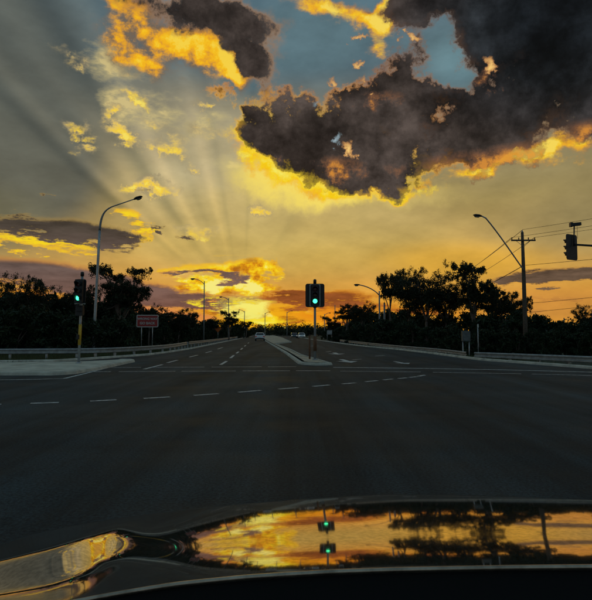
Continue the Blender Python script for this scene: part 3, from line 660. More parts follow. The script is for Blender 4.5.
# mast arm signal on the right: post stands just outside the frame
bx, by = 18.6, 24.4
s = empty('mast_arm_signal', (bx, by, -.1), label='dark signal hanging on a mast arm at the right edge, seen from behind', cat='traffic signal')
arm = [(0, 0, 3.6), (-.05, .1, 4.6), (-.6, .35, 5.0), (-2.4, .9, 5.3), (-5.6, 1.55, 5.62)]
MB().tube([(0, 0, 0), (0, 0, 3.6), (0, 0, 4.3)], [.13, .11, .1], 14).build('mast', M['galv'], s)
MB().tube(smooth([(a, b, c) for a, b, c in arm], 0) if False else arm, [.09, .08, .07, .06, .045], 10).build('arm', M['board'], s)
hold = empty('lantern', (-5.72, 1.6, 0)); hold.parent = s; hold.rotation_euler = (0, 0, D2R(-150))
lantern(hold, 5.50, w=.36, h=1.0, lit=False, board=(.80, 1.2), spacing=.3)
MB().tube([(-5.62, 1.56, 5.55), (-5.58, 1.56, 6.52)], .03, 8).build('camera_stem', M['board'], s)
MB().tube([(-5.44, 1.56, 5.9), (-5.44, 1.56, 6.48)], .008, 5).build('cable', M['wire'], s)
MB().box((-5.5, 1.56, 6.58), (.46, .16, .15), Matrix.Rotation(D2R(-6), 3, 'Y')).box((-5.72, 1.56, 6.56), (.12, .2, .2)).build('camera', M['black'], s, bevel=.015)

# ------------------------------------------------------------------ poles, lamps, wires
def bez(p, n=10):
    """smooth curve through 4 control points"""
    a, b, c, d = [Vector(q) for q in p]
    return [a * (1 - t) ** 3 + b * 3 * t * (1 - t) ** 2 + c * 3 * t * t * (1 - t) + d * t ** 3 for t in [i / n for i in range(n + 1)]]
def luminaire(root, p, d, L=.7, w=.24):
    d = Vector(d).normalized(); rz = math.atan2(d.y, d.x); ry = -math.asin(d.z); R = Matrix.Rotation(rz, 3, 'Z') @ Matrix.Rotation(ry, 3, 'Y')
    def prof(xs):
        mb = MB(); vs = []; n = 10
        for x, ww, h0, h1 in xs:
            for k in range(n):
                a = 6.2832 * k / n; vs.append(Vector(p) + R @ Vector((x, math.cos(a) * ww, h0 + (h1 - h0) * (math.sin(a) * .5 + .5))))
        m = len(xs)
        return mb.add(vs, [(i * n + k, i * n + (k + 1) % n, (i + 1) * n + (k + 1) % n, (i + 1) * n + k) for i in range(m - 1) for k in range(n)] + [tuple(reversed(range(n))), tuple(range((m - 1) * n, m * n))], True)
    prof([(0, .05, -.05, .05), (.12 * L, w * .35, -.06, .08), (.35 * L, w * .5, -.06, .12), (.8 * L, w * .5, -.05, .11), (L, w * .3, -.03, .06)]).build('lamp_head', M['black'], root)
    prof([(.3 * L, w * .3, -.10, -.05), (.4 * L, w * .4, -.15, -.05), (.75 * L, w * .4, -.15, -.05), (.88 * L, w * .3, -.09, -.04)]).build('lamp_glass', M['lamp'], root)
# tall left lamp
Dq = 38; X0 = (94 - CX) / F * Dq
s = empty('street_lamp', (X0, Dq, 0), label='tall curved-arm street lamp rising behind the left traffic signal', cat='street lamp')
k = Dq / F
curve = [(0, 0, -.1), (.02, 0, 1.0)] + [Vector((.02 + .24 * t, 0, 1 + 7.3 * t)) for t in (.25, .5, .75)] + bez([(.27, 0, 8.4), (.33, -.05, 9.5), (.62, -.1, 9.85), (1.25, -.2, 10.05)], 10) + [Vector((2.75, -.4, 10.5))]
rad = [.11 - .075 * i / (len(curve) - 1) for i in range(len(curve))]
MB().tube(curve[:6], rad[:6], 12).build('pole', M['galv'], s)
MB().tube(curve[5:], rad[5:], 12).build('arm', M['steelpole'], s)
MB().box((0, 0, .02), (.36, .36, .05)).build('base_plate', M['galv'], s)
luminaire(s, (2.68, -.39, 10.48), (1, -.14, .26), .62, .26)
# timber power pole with a long lamp outreach
X0 = (525 - CX) / F * 45
pole = empty('power_pole', (X0, 45, -.35), label='timber power pole with crossarm and long lamp outreach at the right', cat='power pole')
MB().tube([(0, 0, -.1), (0, 0, 3), (-.03, 0, 6.8), (-.06, 0, 9.9)], [.19, .17, .145, .11], 12).build('pole', M['wood'], pole)
MB().tube([(-.06, 0, 9.9), (-.06, 0, 10.05)], [.1, .03], 8).build('pole_cap', M['galv'], pole)
xa = [(-.98, -.12, 9.22), (.88, -.12, 9.22)]
MB().box((-.05, -.16, 9.22), (1.95, .11, .12)).build('crossarm', M['wood'], pole)
ins = []
for x in (-.98, -.42, .36, .86):
    MB().tube([(x, -.16, 9.27), (x, -.16, 9.33), (x, -.16, 9.36), (x, -.16, 9.40), (x, -.16, 9.45)], [.02, .055, .03, .06, .03], 8).build('insulator', M['rust'], pole)
for sx in (-1, 1): MB().tube([(-.05 + sx * .55, -.13, 9.17), (-.03, -.13, 8.7)], .018, 6).build('brace', M['galv'], pole)
MB().tube(bez([(-.02, -.12, 6.75), (-1.0, -.5, 7.9), (-2.3, -1.0, 9.6), (-3.5, -1.5, 10.75)], 8) + [Vector((-3.9, -1.65, 10.9))], .055, 10).build('lamp_outreach', M['galv'], pole)
luminaire(pole, (-3.85, -1.63, 10.88), (-1, -.4, .02), .8, .28)
def sag(a, b, s=.3, n=14):
    a, b = Vector(a), Vector(b); return [a.lerp(b, i / n) - Vector((0, 0, s * 4 * (i / n) * (1 - i / n))) for i in range(n + 1)]
near = empty('power_pole', (34.5, 17.5, -.3), label='timber power pole beyond the right edge carrying the near end of the wires', cat='power pole')
MB().tube([(0, 0, -.1), (0, 0, 10.4)], [.19, .11], 12).build('pole', M['wood'], near)
MB().box((0, -.16, 9.6), (2.0, .11, .12), Matrix.Rotation(-.5, 3, 'Z')).build('crossarm', M['wood'], near)
far = empty('power_pole', (25.5, 108, -.3), label='distant timber power pole among the right gum trees', cat='power pole')
MB().tube([(0, 0, -.1), (0, 0, 10.2)], [.19, .11], 10).build('pole', M['wood'], far)
MB().box((0, -.16, 9.4), (1.9, .11, .12)).build('crossarm', M['wood'], far)
wi = 0
for (x, z), lb, nz_, fz in zip(((-.98, 9.1), (-.06, 9.75), (.86, 9.1)), ('lowest of the three overhead wires at the crossarm left end', 'topmost overhead wire, running off the pole top to the right', 'overhead wire leaving the right end of the crossarm'), (9.5, 10.1, 9.5), (9.2, 9.9, 9.2)):
    dx = (x + .06)
    tag(MB().tube(sag((34.5 + dx * .9, 17.5 - dx * .45, nz_), (X0 + x, 44.84, z), .35), .013, 5).tube(sag((X0 + x, 44.84, z), (25.5 + dx, 108, fz), .9), .02, 5).build('overhead_wire', M['wire']), lb, 'wire')
tag(MB().tube(sag((34.2, 17.5, 6.6), (X0 + .1, 44.9, 6.85), .2), .016, 5).tube(sag((X0, 45, 6.85), (25.5, 108, 6.6), .7), .03, 5).build('overhead_wire', M['wire']), 'low bundled wire meeting the power pole where the lamp outreach starts', 'wire')
# low service wires crossing far behind on the right
for k_, (ya, yb) in enumerate(((318, 300), (308, 292))):
    tag(MB().tube(sag(((440 - CX) / F * 80, 80, 1.4 + (333 - ya) / F * 80), ((640 - CX) / F * 60, 60, 1.4 + (333 - yb) / F * 60), .3), .022, 5).build('overhead_wire', M['wire']),
        ('lower' if k_ == 0 else 'upper') + ' of two faint wires low over the right tree line', 'wire')
# pair of poles at the right kerb with one lamp
def streetlamp(px, D, ytop, arm_px, arm_up, label, r=.09, m='steelpole', left=True, gro=None):
    X = (px - CX) / F * D; H = 1.4 + (HOR - ytop) / F * D
    s = empty('street_lamp', (X, D, 0), label=label, cat='street lamp', group=gro)
    a = arm_px / F * D; u = arm_up / F * D
    MB().tube([(0, 0, -.3), (0, 0, H * .5), (0, 0, H)], [r, r * .8, r * .6], 10).build('pole', M[m], s)
    if a:
        sg = -1 if left else 1
        MB().tube(bez([(0, 0, H - .5), (sg * a * .2, -.1, H - .2 + u * .4), (sg * a * .6, -.15, H + u * .8), (sg * a, -.2, H + u)], 6), r * .45, 8).build('arm', M[m], s)
        luminaire(s, (sg * a * .97, -.2, H + u), (sg, 0, 0), .7, .28)
    return s
streetlamp(379.5, 64, 291, 20, 6, 'lamp pole with short left arm before the right gum trees', .13)
X = (384.5 - CX) / F * 66
s = empty('steel_post', (X, 66, 0), label='bare pale pole directly beside the short-armed lamp pole on the right', cat='pole')
MB().tube([(0, 0, -.3), (0, 0, 4.9)], [.13, .1], 10).build('pole', M['steelpole'], s); MB().tube([(0, 0, 4.9), (0, 0, 5.0)], [.12, .04], 10).build('cap', M['black'], s)
streetlamp(204, 80, 281, 9, 2, 'slim lamp pole standing behind the far left guardrail', .1)
streetlamp(228.5, 115, 298, 6, 1, 'thin far lamp pole above the left bushes', .12)
streetlamp(244.5, 185, 311, 4, 1, 'tiny far lamp pole in front of the sun glow', .16)
streetlamp(265, 230, 313, 4, 1, 'tiny lamp pole just right of the white car', .18, left=False)
streetlamp(287, 210, 312, 4, 1, 'tiny lamp pole between the sun glow and the median signal', .17, left=False)
streetlamp(324.5, 160, 314, 4, 1, 'tiny lamp pole just right of the median signal post', .15, left=False)
streetlamp(335, 120, 305, 0, 0, 'thin bare-topped far pole at the right tree edge', .12)

# ------------------------------------------------------------------ signs
def text(s, size, m, parent, loc, name='lettering', rot=(math.pi / 2, 0, 0)):
    cu = bpy.data.curves.new('t', 'FONT'); cu.body = s; cu.size = size; cu.align_x = 'CENTER'; cu.align_y = 'CENTER'; cu.extrude = .002; cu.offset = .008
    o = bpy.data.objects.new('t', cu); COL.objects.link(o); bpy.context.view_layer.update()
    me = bpy.data.meshes.new_from_object(o.evaluated_get(bpy.context.evaluated_depsgraph_get())); me.materials.clear(); me.materials.append(m)
    bpy.data.objects.remove(o)
    t = bpy.data.objects.new(name, me); COL.objects.link(t); t.parent = parent; t.location = loc; t.rotation_euler = rot; return t
Dq = 45; X0 = (147.5 - CX) / F * Dq
s = empty('road_sign', (X0, Dq, 0), D2R(6), label='red and white two-post sign reading WRONG WAY GO BACK on the left verge', cat='road sign')
plate(MB(), 1.72, 1.0, .08, -.0, .03, 0, 2.36).build('sign_panel', M['white'], s)
plate(MB(), 1.58, .86, .05, -.006, -.002, 0, 2.36).build('red_field', M['red'], s)
text('WRONG WAY', .235, M['white'], s, (0, -.012, 2.53)); text('GO BACK', .27, M['white'], s, (0, -.012, 2.18))
for x in (-.46, .40): MB().tube([(x, .07, -.1), (x, .07, 2.75)], .035, 10).build('post', M['galv'], s)
X0 = (218 - CX) / F * 90
s = empty('road_sign', (X0, 90, 0), label='small orange diamond warning sign far along the left verge', cat='road sign')
MB().box((0, 0, 2.1), (.85, .03, .85), Matrix.Rotation(math.pi / 4, 3, 'Y')).build('sign_panel', M['orange'], s)
MB().tube([(0, .05, -.1), (0, .05, 2.3)], .04, 8).build('post', M['galv'], s)
X0 = (329.5 - CX) / F * 95
s = empty('road_sign', (X0, 95, 0), label='pale blank sign panel low at the right edge of the far road', cat='road sign')
MB().box((0, 0, 1.5), (.85, .04, .7)).build('sign_panel', M['galv'], s)
for x in (-.4, .4): MB().tube([(x, .05, -.1), (x, .05, 1.6)], .04, 8).build('post', M['galv'], s)
# cabinet and thin post at the rail gap on the right
X0 = (465.5 - CX) / F * 36
s = empty('utility_cabinet', (X0, 36, -.35), label='grey metal cabinet on a stand in the gap between the right guardrails', cat='cabinet')
MB().box((0, 0, 1.55), (.5, .3, .66)).build('cabinet', M['dim'], s, bevel=.02)
MB().box((0, -.155, 1.55), (.42, .012, .57)).build('door', M['dim'], s)
for x in (-.2, .2): MB().tube([(x, 0, -.1), (x, 0, 1.2)], .035, 8).build('leg', M['galv'], s)
X0 = (477.6 - CX) / F * 35
s = empty('marker_post', (X0, 35, -.35), label='thin pale post right of the grey cabinet by the guardrail', cat='post')
MB().tube([(0, 0, -.1), (0, 0, 2.3)], .03, 8).build('post', M['galv'], s); MB().box((0, -.03, 2.2), (.09, .012, .22)).build('reflector', M['palerim'], s)
X0 = (564 - CX) / F * 52
s = empty('steel_post', (X0, 52, -.35), label='slender grey post among the bushes under the mast arm signal', cat='pole')
MB().tube([(0, 0, -.1), (0, 0, 3.1)], .05, 8).build('pole', M['steelpole'], s); MB().tube([(0, 0, 3.1), (0, 0, 3.16)], [.06, .03], 8).build('cap', M['black'], s)

# ------------------------------------------------------------------ cars
def make_car(loc, rz, paint, label, rear=True, W=1.78, L=4.3, H=1.48):
    c = empty('car', loc, rz, label=label, cat='car')
    # side outline of body and cabin, swept across the width with tumblehome (front at +Y)
    def sweep(prof, w0, w1, name, m, z_lo, z_hi):
        vs = []; n = len(prof)
        for sx in (-1, -.86, .86, 1):
            for y, z in prof:
                t = min(1, max(0, (z - z_lo) / (z_hi - z_lo))); w = w0 + (w1 - w0) * t
                k = .965 if abs(sx) == 1 else 1
                vs.append((sx * w / 2, y * k, z_lo + (z - z_lo) * k if abs(sx) == 1 and z > z_lo + .1 else z))
        f = [(i * n + j, i * n + (j + 1) % n, (i + 1) * n + (j + 1) % n, (i + 1) * n + j) for i in range(3) for j in range(n)]
        f += [tuple(range(n)), tuple(reversed(range(3 * n, 4 * n)))]
        return MB().add(vs, f).build(name, m, c, .03)
    h = L / 2
    sweep([(-h, .32), (-h - .02, .55), (-h + .05, .92), (-h + .3, 1.0), (h * .35, .98), (h * .8, .85), (h - .08, .68), (h, .45), (h - .05, .25), (-h + .1, .25)], W, W * .97, 'body', paint, .25, 1.0)
    sweep([(-h + .28, .985), (-h + .62, H - .06), (-h + .95, H), (.1, H), (.45, H - .07), (h * .48, .96)], W * .95, W * .74, 'cabin', paint, .98, H)
    def quad(p, name, m, par=c): return MB().add(p, [tuple(range(len(p)))]).build(name, m, par)
    ww = W * .38
    MB().add([(-ww, -h + .30, 1.03), (ww, -h + .30, 1.03), (ww * .88, -h + .56, H - .1), (-ww * .88, -h + .56, H - .1)], [(0, 1, 2, 3)]).build('rear_window', M['glass'], c)
    MB().add([(-ww, h * .48 - .0, 1.02), (ww, h * .48, 1.02), (ww * .88, .52, H - .1), (-ww * .88, .52, H - .1)], [(3, 2, 1, 0)]).build('windscreen', M['glass'], c)
    for sx in (-1, 1):
        MB().add([(sx * W * .466, -h + .75, 1.04), (sx * W * .466, h * .35, 1.04), (sx * W * .40, .3, H - .12), (sx * W * .40, -h + .95, H - .12)], [(0, 1, 2, 3)]).build('side_window', M['glass'], c)
        for y in (-h + .78, h - .82):
            w = MB().tube([(sx * (W / 2 - .2), y, .31), (sx * (W / 2 + .005), y, .31)], .31, 18).build('wheel', M['tyre'], c)
            MB().tube([(sx * (W / 2), y, .31), (sx * (W / 2 + .015), y, .31)], .19, 14).build('rim', M['rim'], w)
        MB().box((sx * W * .40, -h - .005, .80), (W * .15, .05, .16)).build('tail_lamp', M['taill'], c)
        MB().box((sx * W * .37, h - .06, .68), (W * .16, .06, .13)).build('headlight', M['headl'], c)
        MB().box((sx * W * .51, h * .38, 1.05), (.14, .1, .12)).build('wing_mirror', paint, c, .02)
    MB().box((0, -h - .03, .62), (.38, .012, .12)).build('number_plate', M['palerim'], c)
    MB().box((0, -h - .01, .42), (W * .9, .07, .14)).build('rear_bumper', M['black'], c); MB().box((0, h - .01, .40), (W * .8, .06, .16)).build('grille', M['black'], c)
    return c
x, y = gp(260, 340.6); make_car((x, y, 0), D2R(3.6), M['carwhite'], 'white car driving away up the left carriageway beside the median')
x, y = gp(294, 338.1); make_car((x, y, 0), D2R(183), M['cardark'], 'dark oncoming car, left of the two beyond the median')
x, y = gp(301.5, 338.3); make_car((x, y, 0), D2R(183), M['carwhite'], 'white oncoming car, right of the two beyond the median')

# ------------------------------------------------------------------ trees
def leafmat(name, c1, c2):
    m = bpy.data.materials.new(name); m.use_nodes = True; nt = m.node_tree; p = nt.nodes['Principled BSDF']
    g = nt.nodes.new('ShaderNodeNewGeometry'); r = nt.nodes.new('ShaderNodeValToRGB'); nt.links.new(g.outputs['Random Per Island'], r.inputs[0])
    r.color_ramp.elements[0].color = (*c1, 1); r.color_ramp.elements[1].color = (*c2, 1); nt.links.new(r.outputs[0], p.inputs['Base Color'])
    p.inputs['Roughness'].default_value = .65; p.inputs['Specular IOR Level'].default_value = .25
    return m
M['leaf'] = leafmat('gum_leaves', (.012, .018, .008), (.036, .044, .018))
M['leaf2'] = leafmat('shrub_leaves', (.009, .017, .007), (.028, .048, .016))
def leaf_mesh(name, cen, rad, per, size, m, droop=.5, seed=1):
    """many small leaf quads in ellipsoid clumps; cen (k,3), rad (k,3)"""
    r = np.random.default_rng(seed); cen = np.asarray(cen, float); rad = np.asarray(rad, float); k = len(cen)
    idx = np.repeat(np.arange(k), per); n = len(idx)
    d = r.normal(size=(n, 3)); d /= np.linalg.norm(d, axis=1)[:, None]
    q = d * (r.random(n) ** .45)[:, None]
    # ragged: sub-clusters pull the leaves together
    sub = r.normal(size=(k * 7, 3)) * .55; sidx = idx * 7 + r.integers(0, 7, n)
    q = q * .55 + sub[sidx] * .62
    p = cen[idx] + q * rad[idx]
    a = r.normal(size=(n, 3)); a[:, 2] -= droop; a /= np.linalg.norm(a, axis=1)[:, None]
    b = np.cross(a, r.normal(size=(n, 3))); b /= np.linalg.norm(b, axis=1)[:, None]
    s = size * r.uniform(.6, 1.4, n)[:, None]
    L = a * s; W = b * s * .34
    v = np.stack([p - L, p + W, p + L, p - W], 1).reshape(-1, 3)
    me = bpy.data.meshes.new(name); me.vertices.add(4 * n); me.vertices.foreach_set('co', v.ravel())
    me.loops.add(4 * n); me.loops.foreach_set('vertex_index', np.arange(4 * n, dtype=np.int32))
    me.polygons.add(n); me.polygons.foreach_set('loop_start', np.arange(0, 4 * n, 4, dtype=np.int32)); me.polygons.foreach_set('loop_total', np.full(n, 4, dtype=np.int32))
    me.materials.append(m); me.update(); me.validate(); return me
def gum(seed, H=8, spread=2.6, fork=.42, limbs=4, flat=.5, per=130, lean=0.0, leaf=.105, nsub=7, crownlow=.5):
    """eucalypt: forked tapering limbs, leaf clumps carried at the branch ends"""
    R = random.Random(seed); mb = MB(); cen = []; rad = []
    top = Vector((lean * H * .4, R.uniform(-.2, .2), H * fork)); r0 = H * .022
    mb.tube([(0, 0, -.4), (lean * H * .1, 0, H * fork * .4), tuple(top)], [r0 * 1.25, r0, r0 * .8], 8)
    def limb(p, tgt, r, depth):
        p = Vector(p); tgt = Vector(tgt); mid = p.lerp(tgt, .5) + Vector((R.uniform(-1, 1), R.uniform(-1, 1), R.uniform(-.2, .7))) * (tgt - p).length * .14
        pts = [p, p.lerp(mid, .5) + Vector((R.uniform(-.1, .1), R.uniform(-.1, .1), 0)), mid, mid.lerp(tgt, .5) + Vector((0, 0, .05)), tgt]
        mb.tube(pts, [r, r * .85, r * .7, r * .55, r * .38], 6 if depth < 2 else 4, cap=False)
        return pts
    for i in range(limbs):
        a = 6.283 * (i + R.uniform(-.3, .3)) / limbs; rr = spread * R.uniform(.35, .8)
        tgt = top + Vector((math.cos(a) * rr, math.sin(a) * rr * .8, (H - top.z) * R.uniform(.55, .9)))
        pts = limb(top, tgt, r0 * .55, 1)
        for j in range(nsub):
            s = R.choice(pts[2:]); a2 = a + R.uniform(-1.5, 1.5); l = spread * R.uniform(.25, .6)
            zz = R.uniform(-.7, .6) * l + .1
            t2 = Vector(s) + Vector((math.cos(a2) * l, math.sin(a2) * l * .8, zz)); t2.z = min(max(t2.z, H * crownlow), H - .25)
            p2 = limb(s, t2, r0 * .22, 2)
            cen.append(tuple(t2)); q = spread * R.uniform(.14, .26); rad.append((q, q, q * flat))
            for _ in range(4):
                l3 = l * R.uniform(.35, .9); a3 = R.uniform(0, 6.28); s3 = R.choice(p2[2:4])
                t3 = Vector(s3) + Vector((math.cos(a3) * l3, math.sin(a3) * l3, R.uniform(-.1, .5) * l3)); mb.tube([s3, t3], [r0 * .1, r0 * .05], 3, cap=False)
                cen.append(tuple(t3)); q = spread * R.uniform(.11, .2); rad.append((q, q, q * flat))
        cen.append(tuple(tgt)); q = spread * R.uniform(.18, .3); rad.append((q, q, q * flat))
    return mb.mesh('trunk', M['bark']), leaf_mesh('crown', cen, rad, per, leaf, M['leaf'], .7, seed)
def shrub(seed, H=3, W=1.6, per=150, leaf=.13, n=26):
    R = random.Random(seed); mb = MB(); cen = []; rad = []
    for i in range(n):
        a = R.uniform(0, 6.28); z = R.uniform(.06, 1) * H * .88; w = W * math.sqrt(max(.05, 1 - (z / H) ** 2)) * R.uniform(.1, .85)
        c = (math.cos(a) * w, math.sin(a) * w, z); cen.append(c); q = W * R.uniform(.22, .42); rad.append((q, q, q * R.uniform(.6, .9)))
        if i % 3 == 0: mb.tube([(0, 0, -.3), (c[0] * .4, c[1] * .4, z * .5), c], [.06, .04, .015], 4, cap=False)
    return mb.mesh('stem', M['bark']), leaf_mesh('foliage', cen, rad, per, leaf, M['leaf2'], .1, seed)
def plant(name, meshes, parts, px, D, z=0, s=1.0, rz=0, sx=1.0, **k):
    e = empty(name, ((px - CX) / F * D, D, z), rz, **k); e.scale = (s * sx, s * sx, s)
    for me, nm in zip(meshes, parts):
        o = bpy.data.objects.new(nm, me); COL.objects.link(o); o.parent = e
    return e
def Htop(D, y, z=0): return 1.4 + (HOR - y) / F * D - z
GUM = [gum(1, 8, 2.7, .34, 5, .95, 66, crownlow=.3), gum(2, 8, 2.3, .42, 5, .95, 66, .12, crownlow=.3), gum(3, 8, 3.4, .34, 6, .7, 66, crownlow=.42), gum(4, 8, 1.9, .36, 5, .95, 66, -.08, crownlow=.25), gum(5, 8, 2.0, .28, 7, 1.0, 66, .05, crownlow=.22), gum(6, 8, 3.0, .38, 6, .85, 66, -.1, crownlow=.3)]
SH = [shrub(21), shrub(22, 3, 1.9), shrub(23, 3, 1.3), shrub(24, 3, 1.6, n=32)]
TC = ('trunk', 'crown'); SC2 = ('stem', 'foliage')
hero = [ # px, D, ytop, variant, widen, rz, z0, label
    (32, 46, 275, 5, .75, .3, 0, 'broad flat-topped gum tree at the far left edge of the trees'),
    (8, 50, 287, 5, .8, 1.2, 0, 'low dark gum tree cut by the left frame edge'),
    (58, 52, 288, 0, .8, 2.0, 0, 'rounded gum tree left of the left traffic signal'),
    (118, 50, 263, 4, 1.15, .6, 0, 'tallest left gum tree with open crown, right of the curved lamp pole'),
    (84, 49, 283, 1, .9, 2.7, 0, 'dark gum tree directly behind the left traffic signal'),
    (149, 60, 301, 0, .8, .9, 0, 'small round-crowned gum tree above the red sign'),
    (178, 62, 309, 5, 1.0, 4.0, 0, 'bushy gum tree just right of the red sign'),
    (190, 72, 313, 4, 1.0, 3.0, 0, 'dense low gum tree left of the slim lamp pole'),
    (214, 90, 318, 3, 1.2, 1.0, 0, 'small feathery tree just right of the slim lamp pole'),
    (229, 105, 310, 4, 1.0, .4, 0, 'taller far tree beneath the thin lamp pole on the left'),
    (246, 150, 320, 1, 1.0, .4, 0, 'tiny far tree under the sun glow'),
    (392, 66, 266, 1, .55, 2.9, -.35, 'slender gum tree with tufted crown at the left end of the right group'),
    (408, 64, 268, 5, .6, 4.4, -.35, 'second gum tree of the right group, tall with pale trunk'),
    (426, 62, 269, 2, .92, .2, -.35, 'wide flat-crowned gum tree in the middle of the right group'),
    (447, 62, 276, 0, .95, 5.0, -.35, 'shorter gum tree between the flat crown and the tall right tree'),
    (474, 56, 261, 4, .9, .9, -.35, 'tall upright gum tree standing alone left of the power pole'),
    (489, 60, 285, 3, .65, 2.2, -.35, 'narrow gum tree leaning beside the tall upright one'),
    (503, 54, 287, 3, .85, 1.1, -.35, 'thin sparse gum tree just left of the power pole'),
    (519, 57, 294, 1, .7, 3.3, -.35, 'small sparse gum tree directly behind the power pole'),
    (362, 84, 299, 0, .8, .5, -.2, 'low gum tree left of the short-armed lamp pole'),
    (345, 98, 303, 3, 1.3, 2.5, -.2, 'bushy far gum tree at the left end of the right trees'),
    (331, 100, 316, 4, 1.2, .5, -.2, 'small far tree where the right trees meet the road'),
    (590, 55, 306, 5, .8, .5, -.35, 'dark rounded tree at the right frame edge'),
]
for px, D, yt, v, wd, rz, z0, lb in hero:
    plant('gum_tree', GUM[v], TC, px, D, z0, Htop(D, yt, z0) / 8.0, rz, wd, label=lb, cat='tree')
R = random.Random(5)
def ytop_left(x): return ipl([(-60, 292), (0, 292), (45, 292), (60, 299), (100, 296), (132, 300), (142, 306), (165, 311), (190, 315), (215, 319), (238, 323), (250, 328), (262, 331)], x)
def ytop_right(x): return ipl([(325, 329), (340, 322), (360, 313), (380, 309), (500, 312), (530, 312), (560, 318), (620, 314), (700, 312)], x)
def Dleft(x): return ipl([(-80, 36), (60, 37), (110, 39), (150, 48), (190, 66), (225, 105), (250, 170)], x)
def Dright(x): return ipl([(320, 140), (340, 88), (370, 64), (420, 50), (460, 42), (520, 38), (592, 36), (700, 34)], x)
n = 0
for row, (dm, dy) in enumerate(((1.0, 14), (1.35, 0))):
    x = -70.0
    while x < 252:
        D = Dleft(x) * dm * R.uniform(.97, 1.06); y = ytop_left(x) + R.uniform(-3, 5) + dy * min(1, 40 / D)
        H = Htop(D, min(y, 330)); pxw = .95 * H * F / D * .5
        if abs(x - 147.5) < 16 and row == 0: x += 8; continue
        plant('shrub', SH[n % 4], SC2, x, D, 0, H / 3, R.uniform(0, 6), max(.6, R.uniform(.8, 1.1)) * (1.0 if row else 1.0), label='dark leafy shrub in the thicket behind the left guardrails', cat='shrub', group='shrubs of the left thicket')
        x += max(4.5, pxw * .95); n += 1
    x = 325.0
    while x < 680:
        D = Dright(x) * dm * R.uniform(.97, 1.06); y = ytop_right(x) + R.uniform(-3, 5) + dy * min(1, 40 / D)
        H = Htop(D, min(y, 330), -.3); pxw = .95 * H * F / D * .5
        plant('shrub', SH[n % 4], SC2, x, D, -.3, H / 3, R.uniform(0, 6), max(.6, R.uniform(.8, 1.1)), label='dark leafy shrub in the thicket behind the right guardrails', cat='shrub', group='shrubs of the right thicket')
        x += max(4.5, pxw * .95); n += 1
# far wood along the horizon
cen = []; rad = []
for i in range(620):
    px = R.uniform(180, 420); D = R.uniform(260, 420); h = R.choice((2.5, 3.5, 4.5, 5.5)) * R.uniform(.7, 1.25)
    for k_ in range(2):
        cen.append(((px - CX) / F * D + R.uniform(-1, 1), D, h * (.35 + .45 * k_))); rad.append((2.4, 2, h * .36))
wood = bpy.data.objects.new('far_wood', leaf_mesh('far_wood', cen, rad, 42, .55, M['leaf'], .2, 77)); COL.objects.link(wood)
tag(wood, 'low dark far-off wood closing the road at the horizon', 'wood', kind='stuff')
cen = []; rad = []
for i in range(900):
    sd = R.choice((-1, 1)); t = R.random() ** 1.5; px = -420 + t * 640 if sd < 0 else 345 + (1 - t) * 700
    D = (Dleft(px) if sd < 0 else Dright(px)) * R.uniform(1.3, 2.2)
    h = Htop(D, (ytop_left(px) if sd < 0 else ytop_right(px)) + R.uniform(2, 12)); h = max(1, h)
    for k_ in range(3):
        cen.append(((px - CX) / F * D, D, h * (.15 + .33 * k_) - .2)); rad.append((1.4, 1.2, h * .28))
o = bpy.data.objects.new('undergrowth', leaf_mesh('undergrowth', cen, rad, 60, .34, M['leaf2'], .1, 78)); COL.objects.link(o)
tag(o, 'tangled dark undergrowth filling the woods behind both guardrails', 'undergrowth', kind='stuff')

# ------------------------------------------------------------------ our own car: bonnet and cowl below the lens
def tab(t, x):
    xs, ys = zip(*t); return float(np.interp(x, xs, ys))
# outlines measured in the photograph: far edge, near edge, and the band in which the paint mirrors the sky
EDGE = [(-120, 590), (-60, 567), (0, 545), (50, 531), (100, 521), (150, 514), (200, 508), (300, 499), (380, 494), (480, 495), (592, 499), (720, 508)]
REAR = [(-120, 640), (0, 618), (80, 599), (130, 590), (180, 582), (250, 575), (330, 570), (400, 567.5), (500, 565), (592, 563.5), (720, 563)]
TOPB = [(-120, 575), (0, 562), (60, 547), (100, 534), (115, 527), (135, 531), (150, 537), (200, 526), (250, 513), (330, 507), (400, 504), (592, 507), (720, 514)]
BOTB = [(-120, 610), (0, 596), (60, 586), (100, 572), (115, 558), (135, 558), (150, 561), (200, 567), (250, 571), (330, 568), (400, 564), (592, 560), (720, 560)]
PEAK = [(-120, 26), (0, 25), (60, 24), (95, 19), (118, 15), (135, 12), (150, 10), (200, 7.5), (300, 7.0), (592, 7.0), (720, 7.0)]
NC_, NR_ = 180, 90
cols = np.linspace(-120, 720, NC_); Zg = np.zeros((NC_, NR_ + 1)); Rg = np.zeros((NC_, NR_ + 1)); AZg = np.zeros(NC_)
Y_REAR = .92
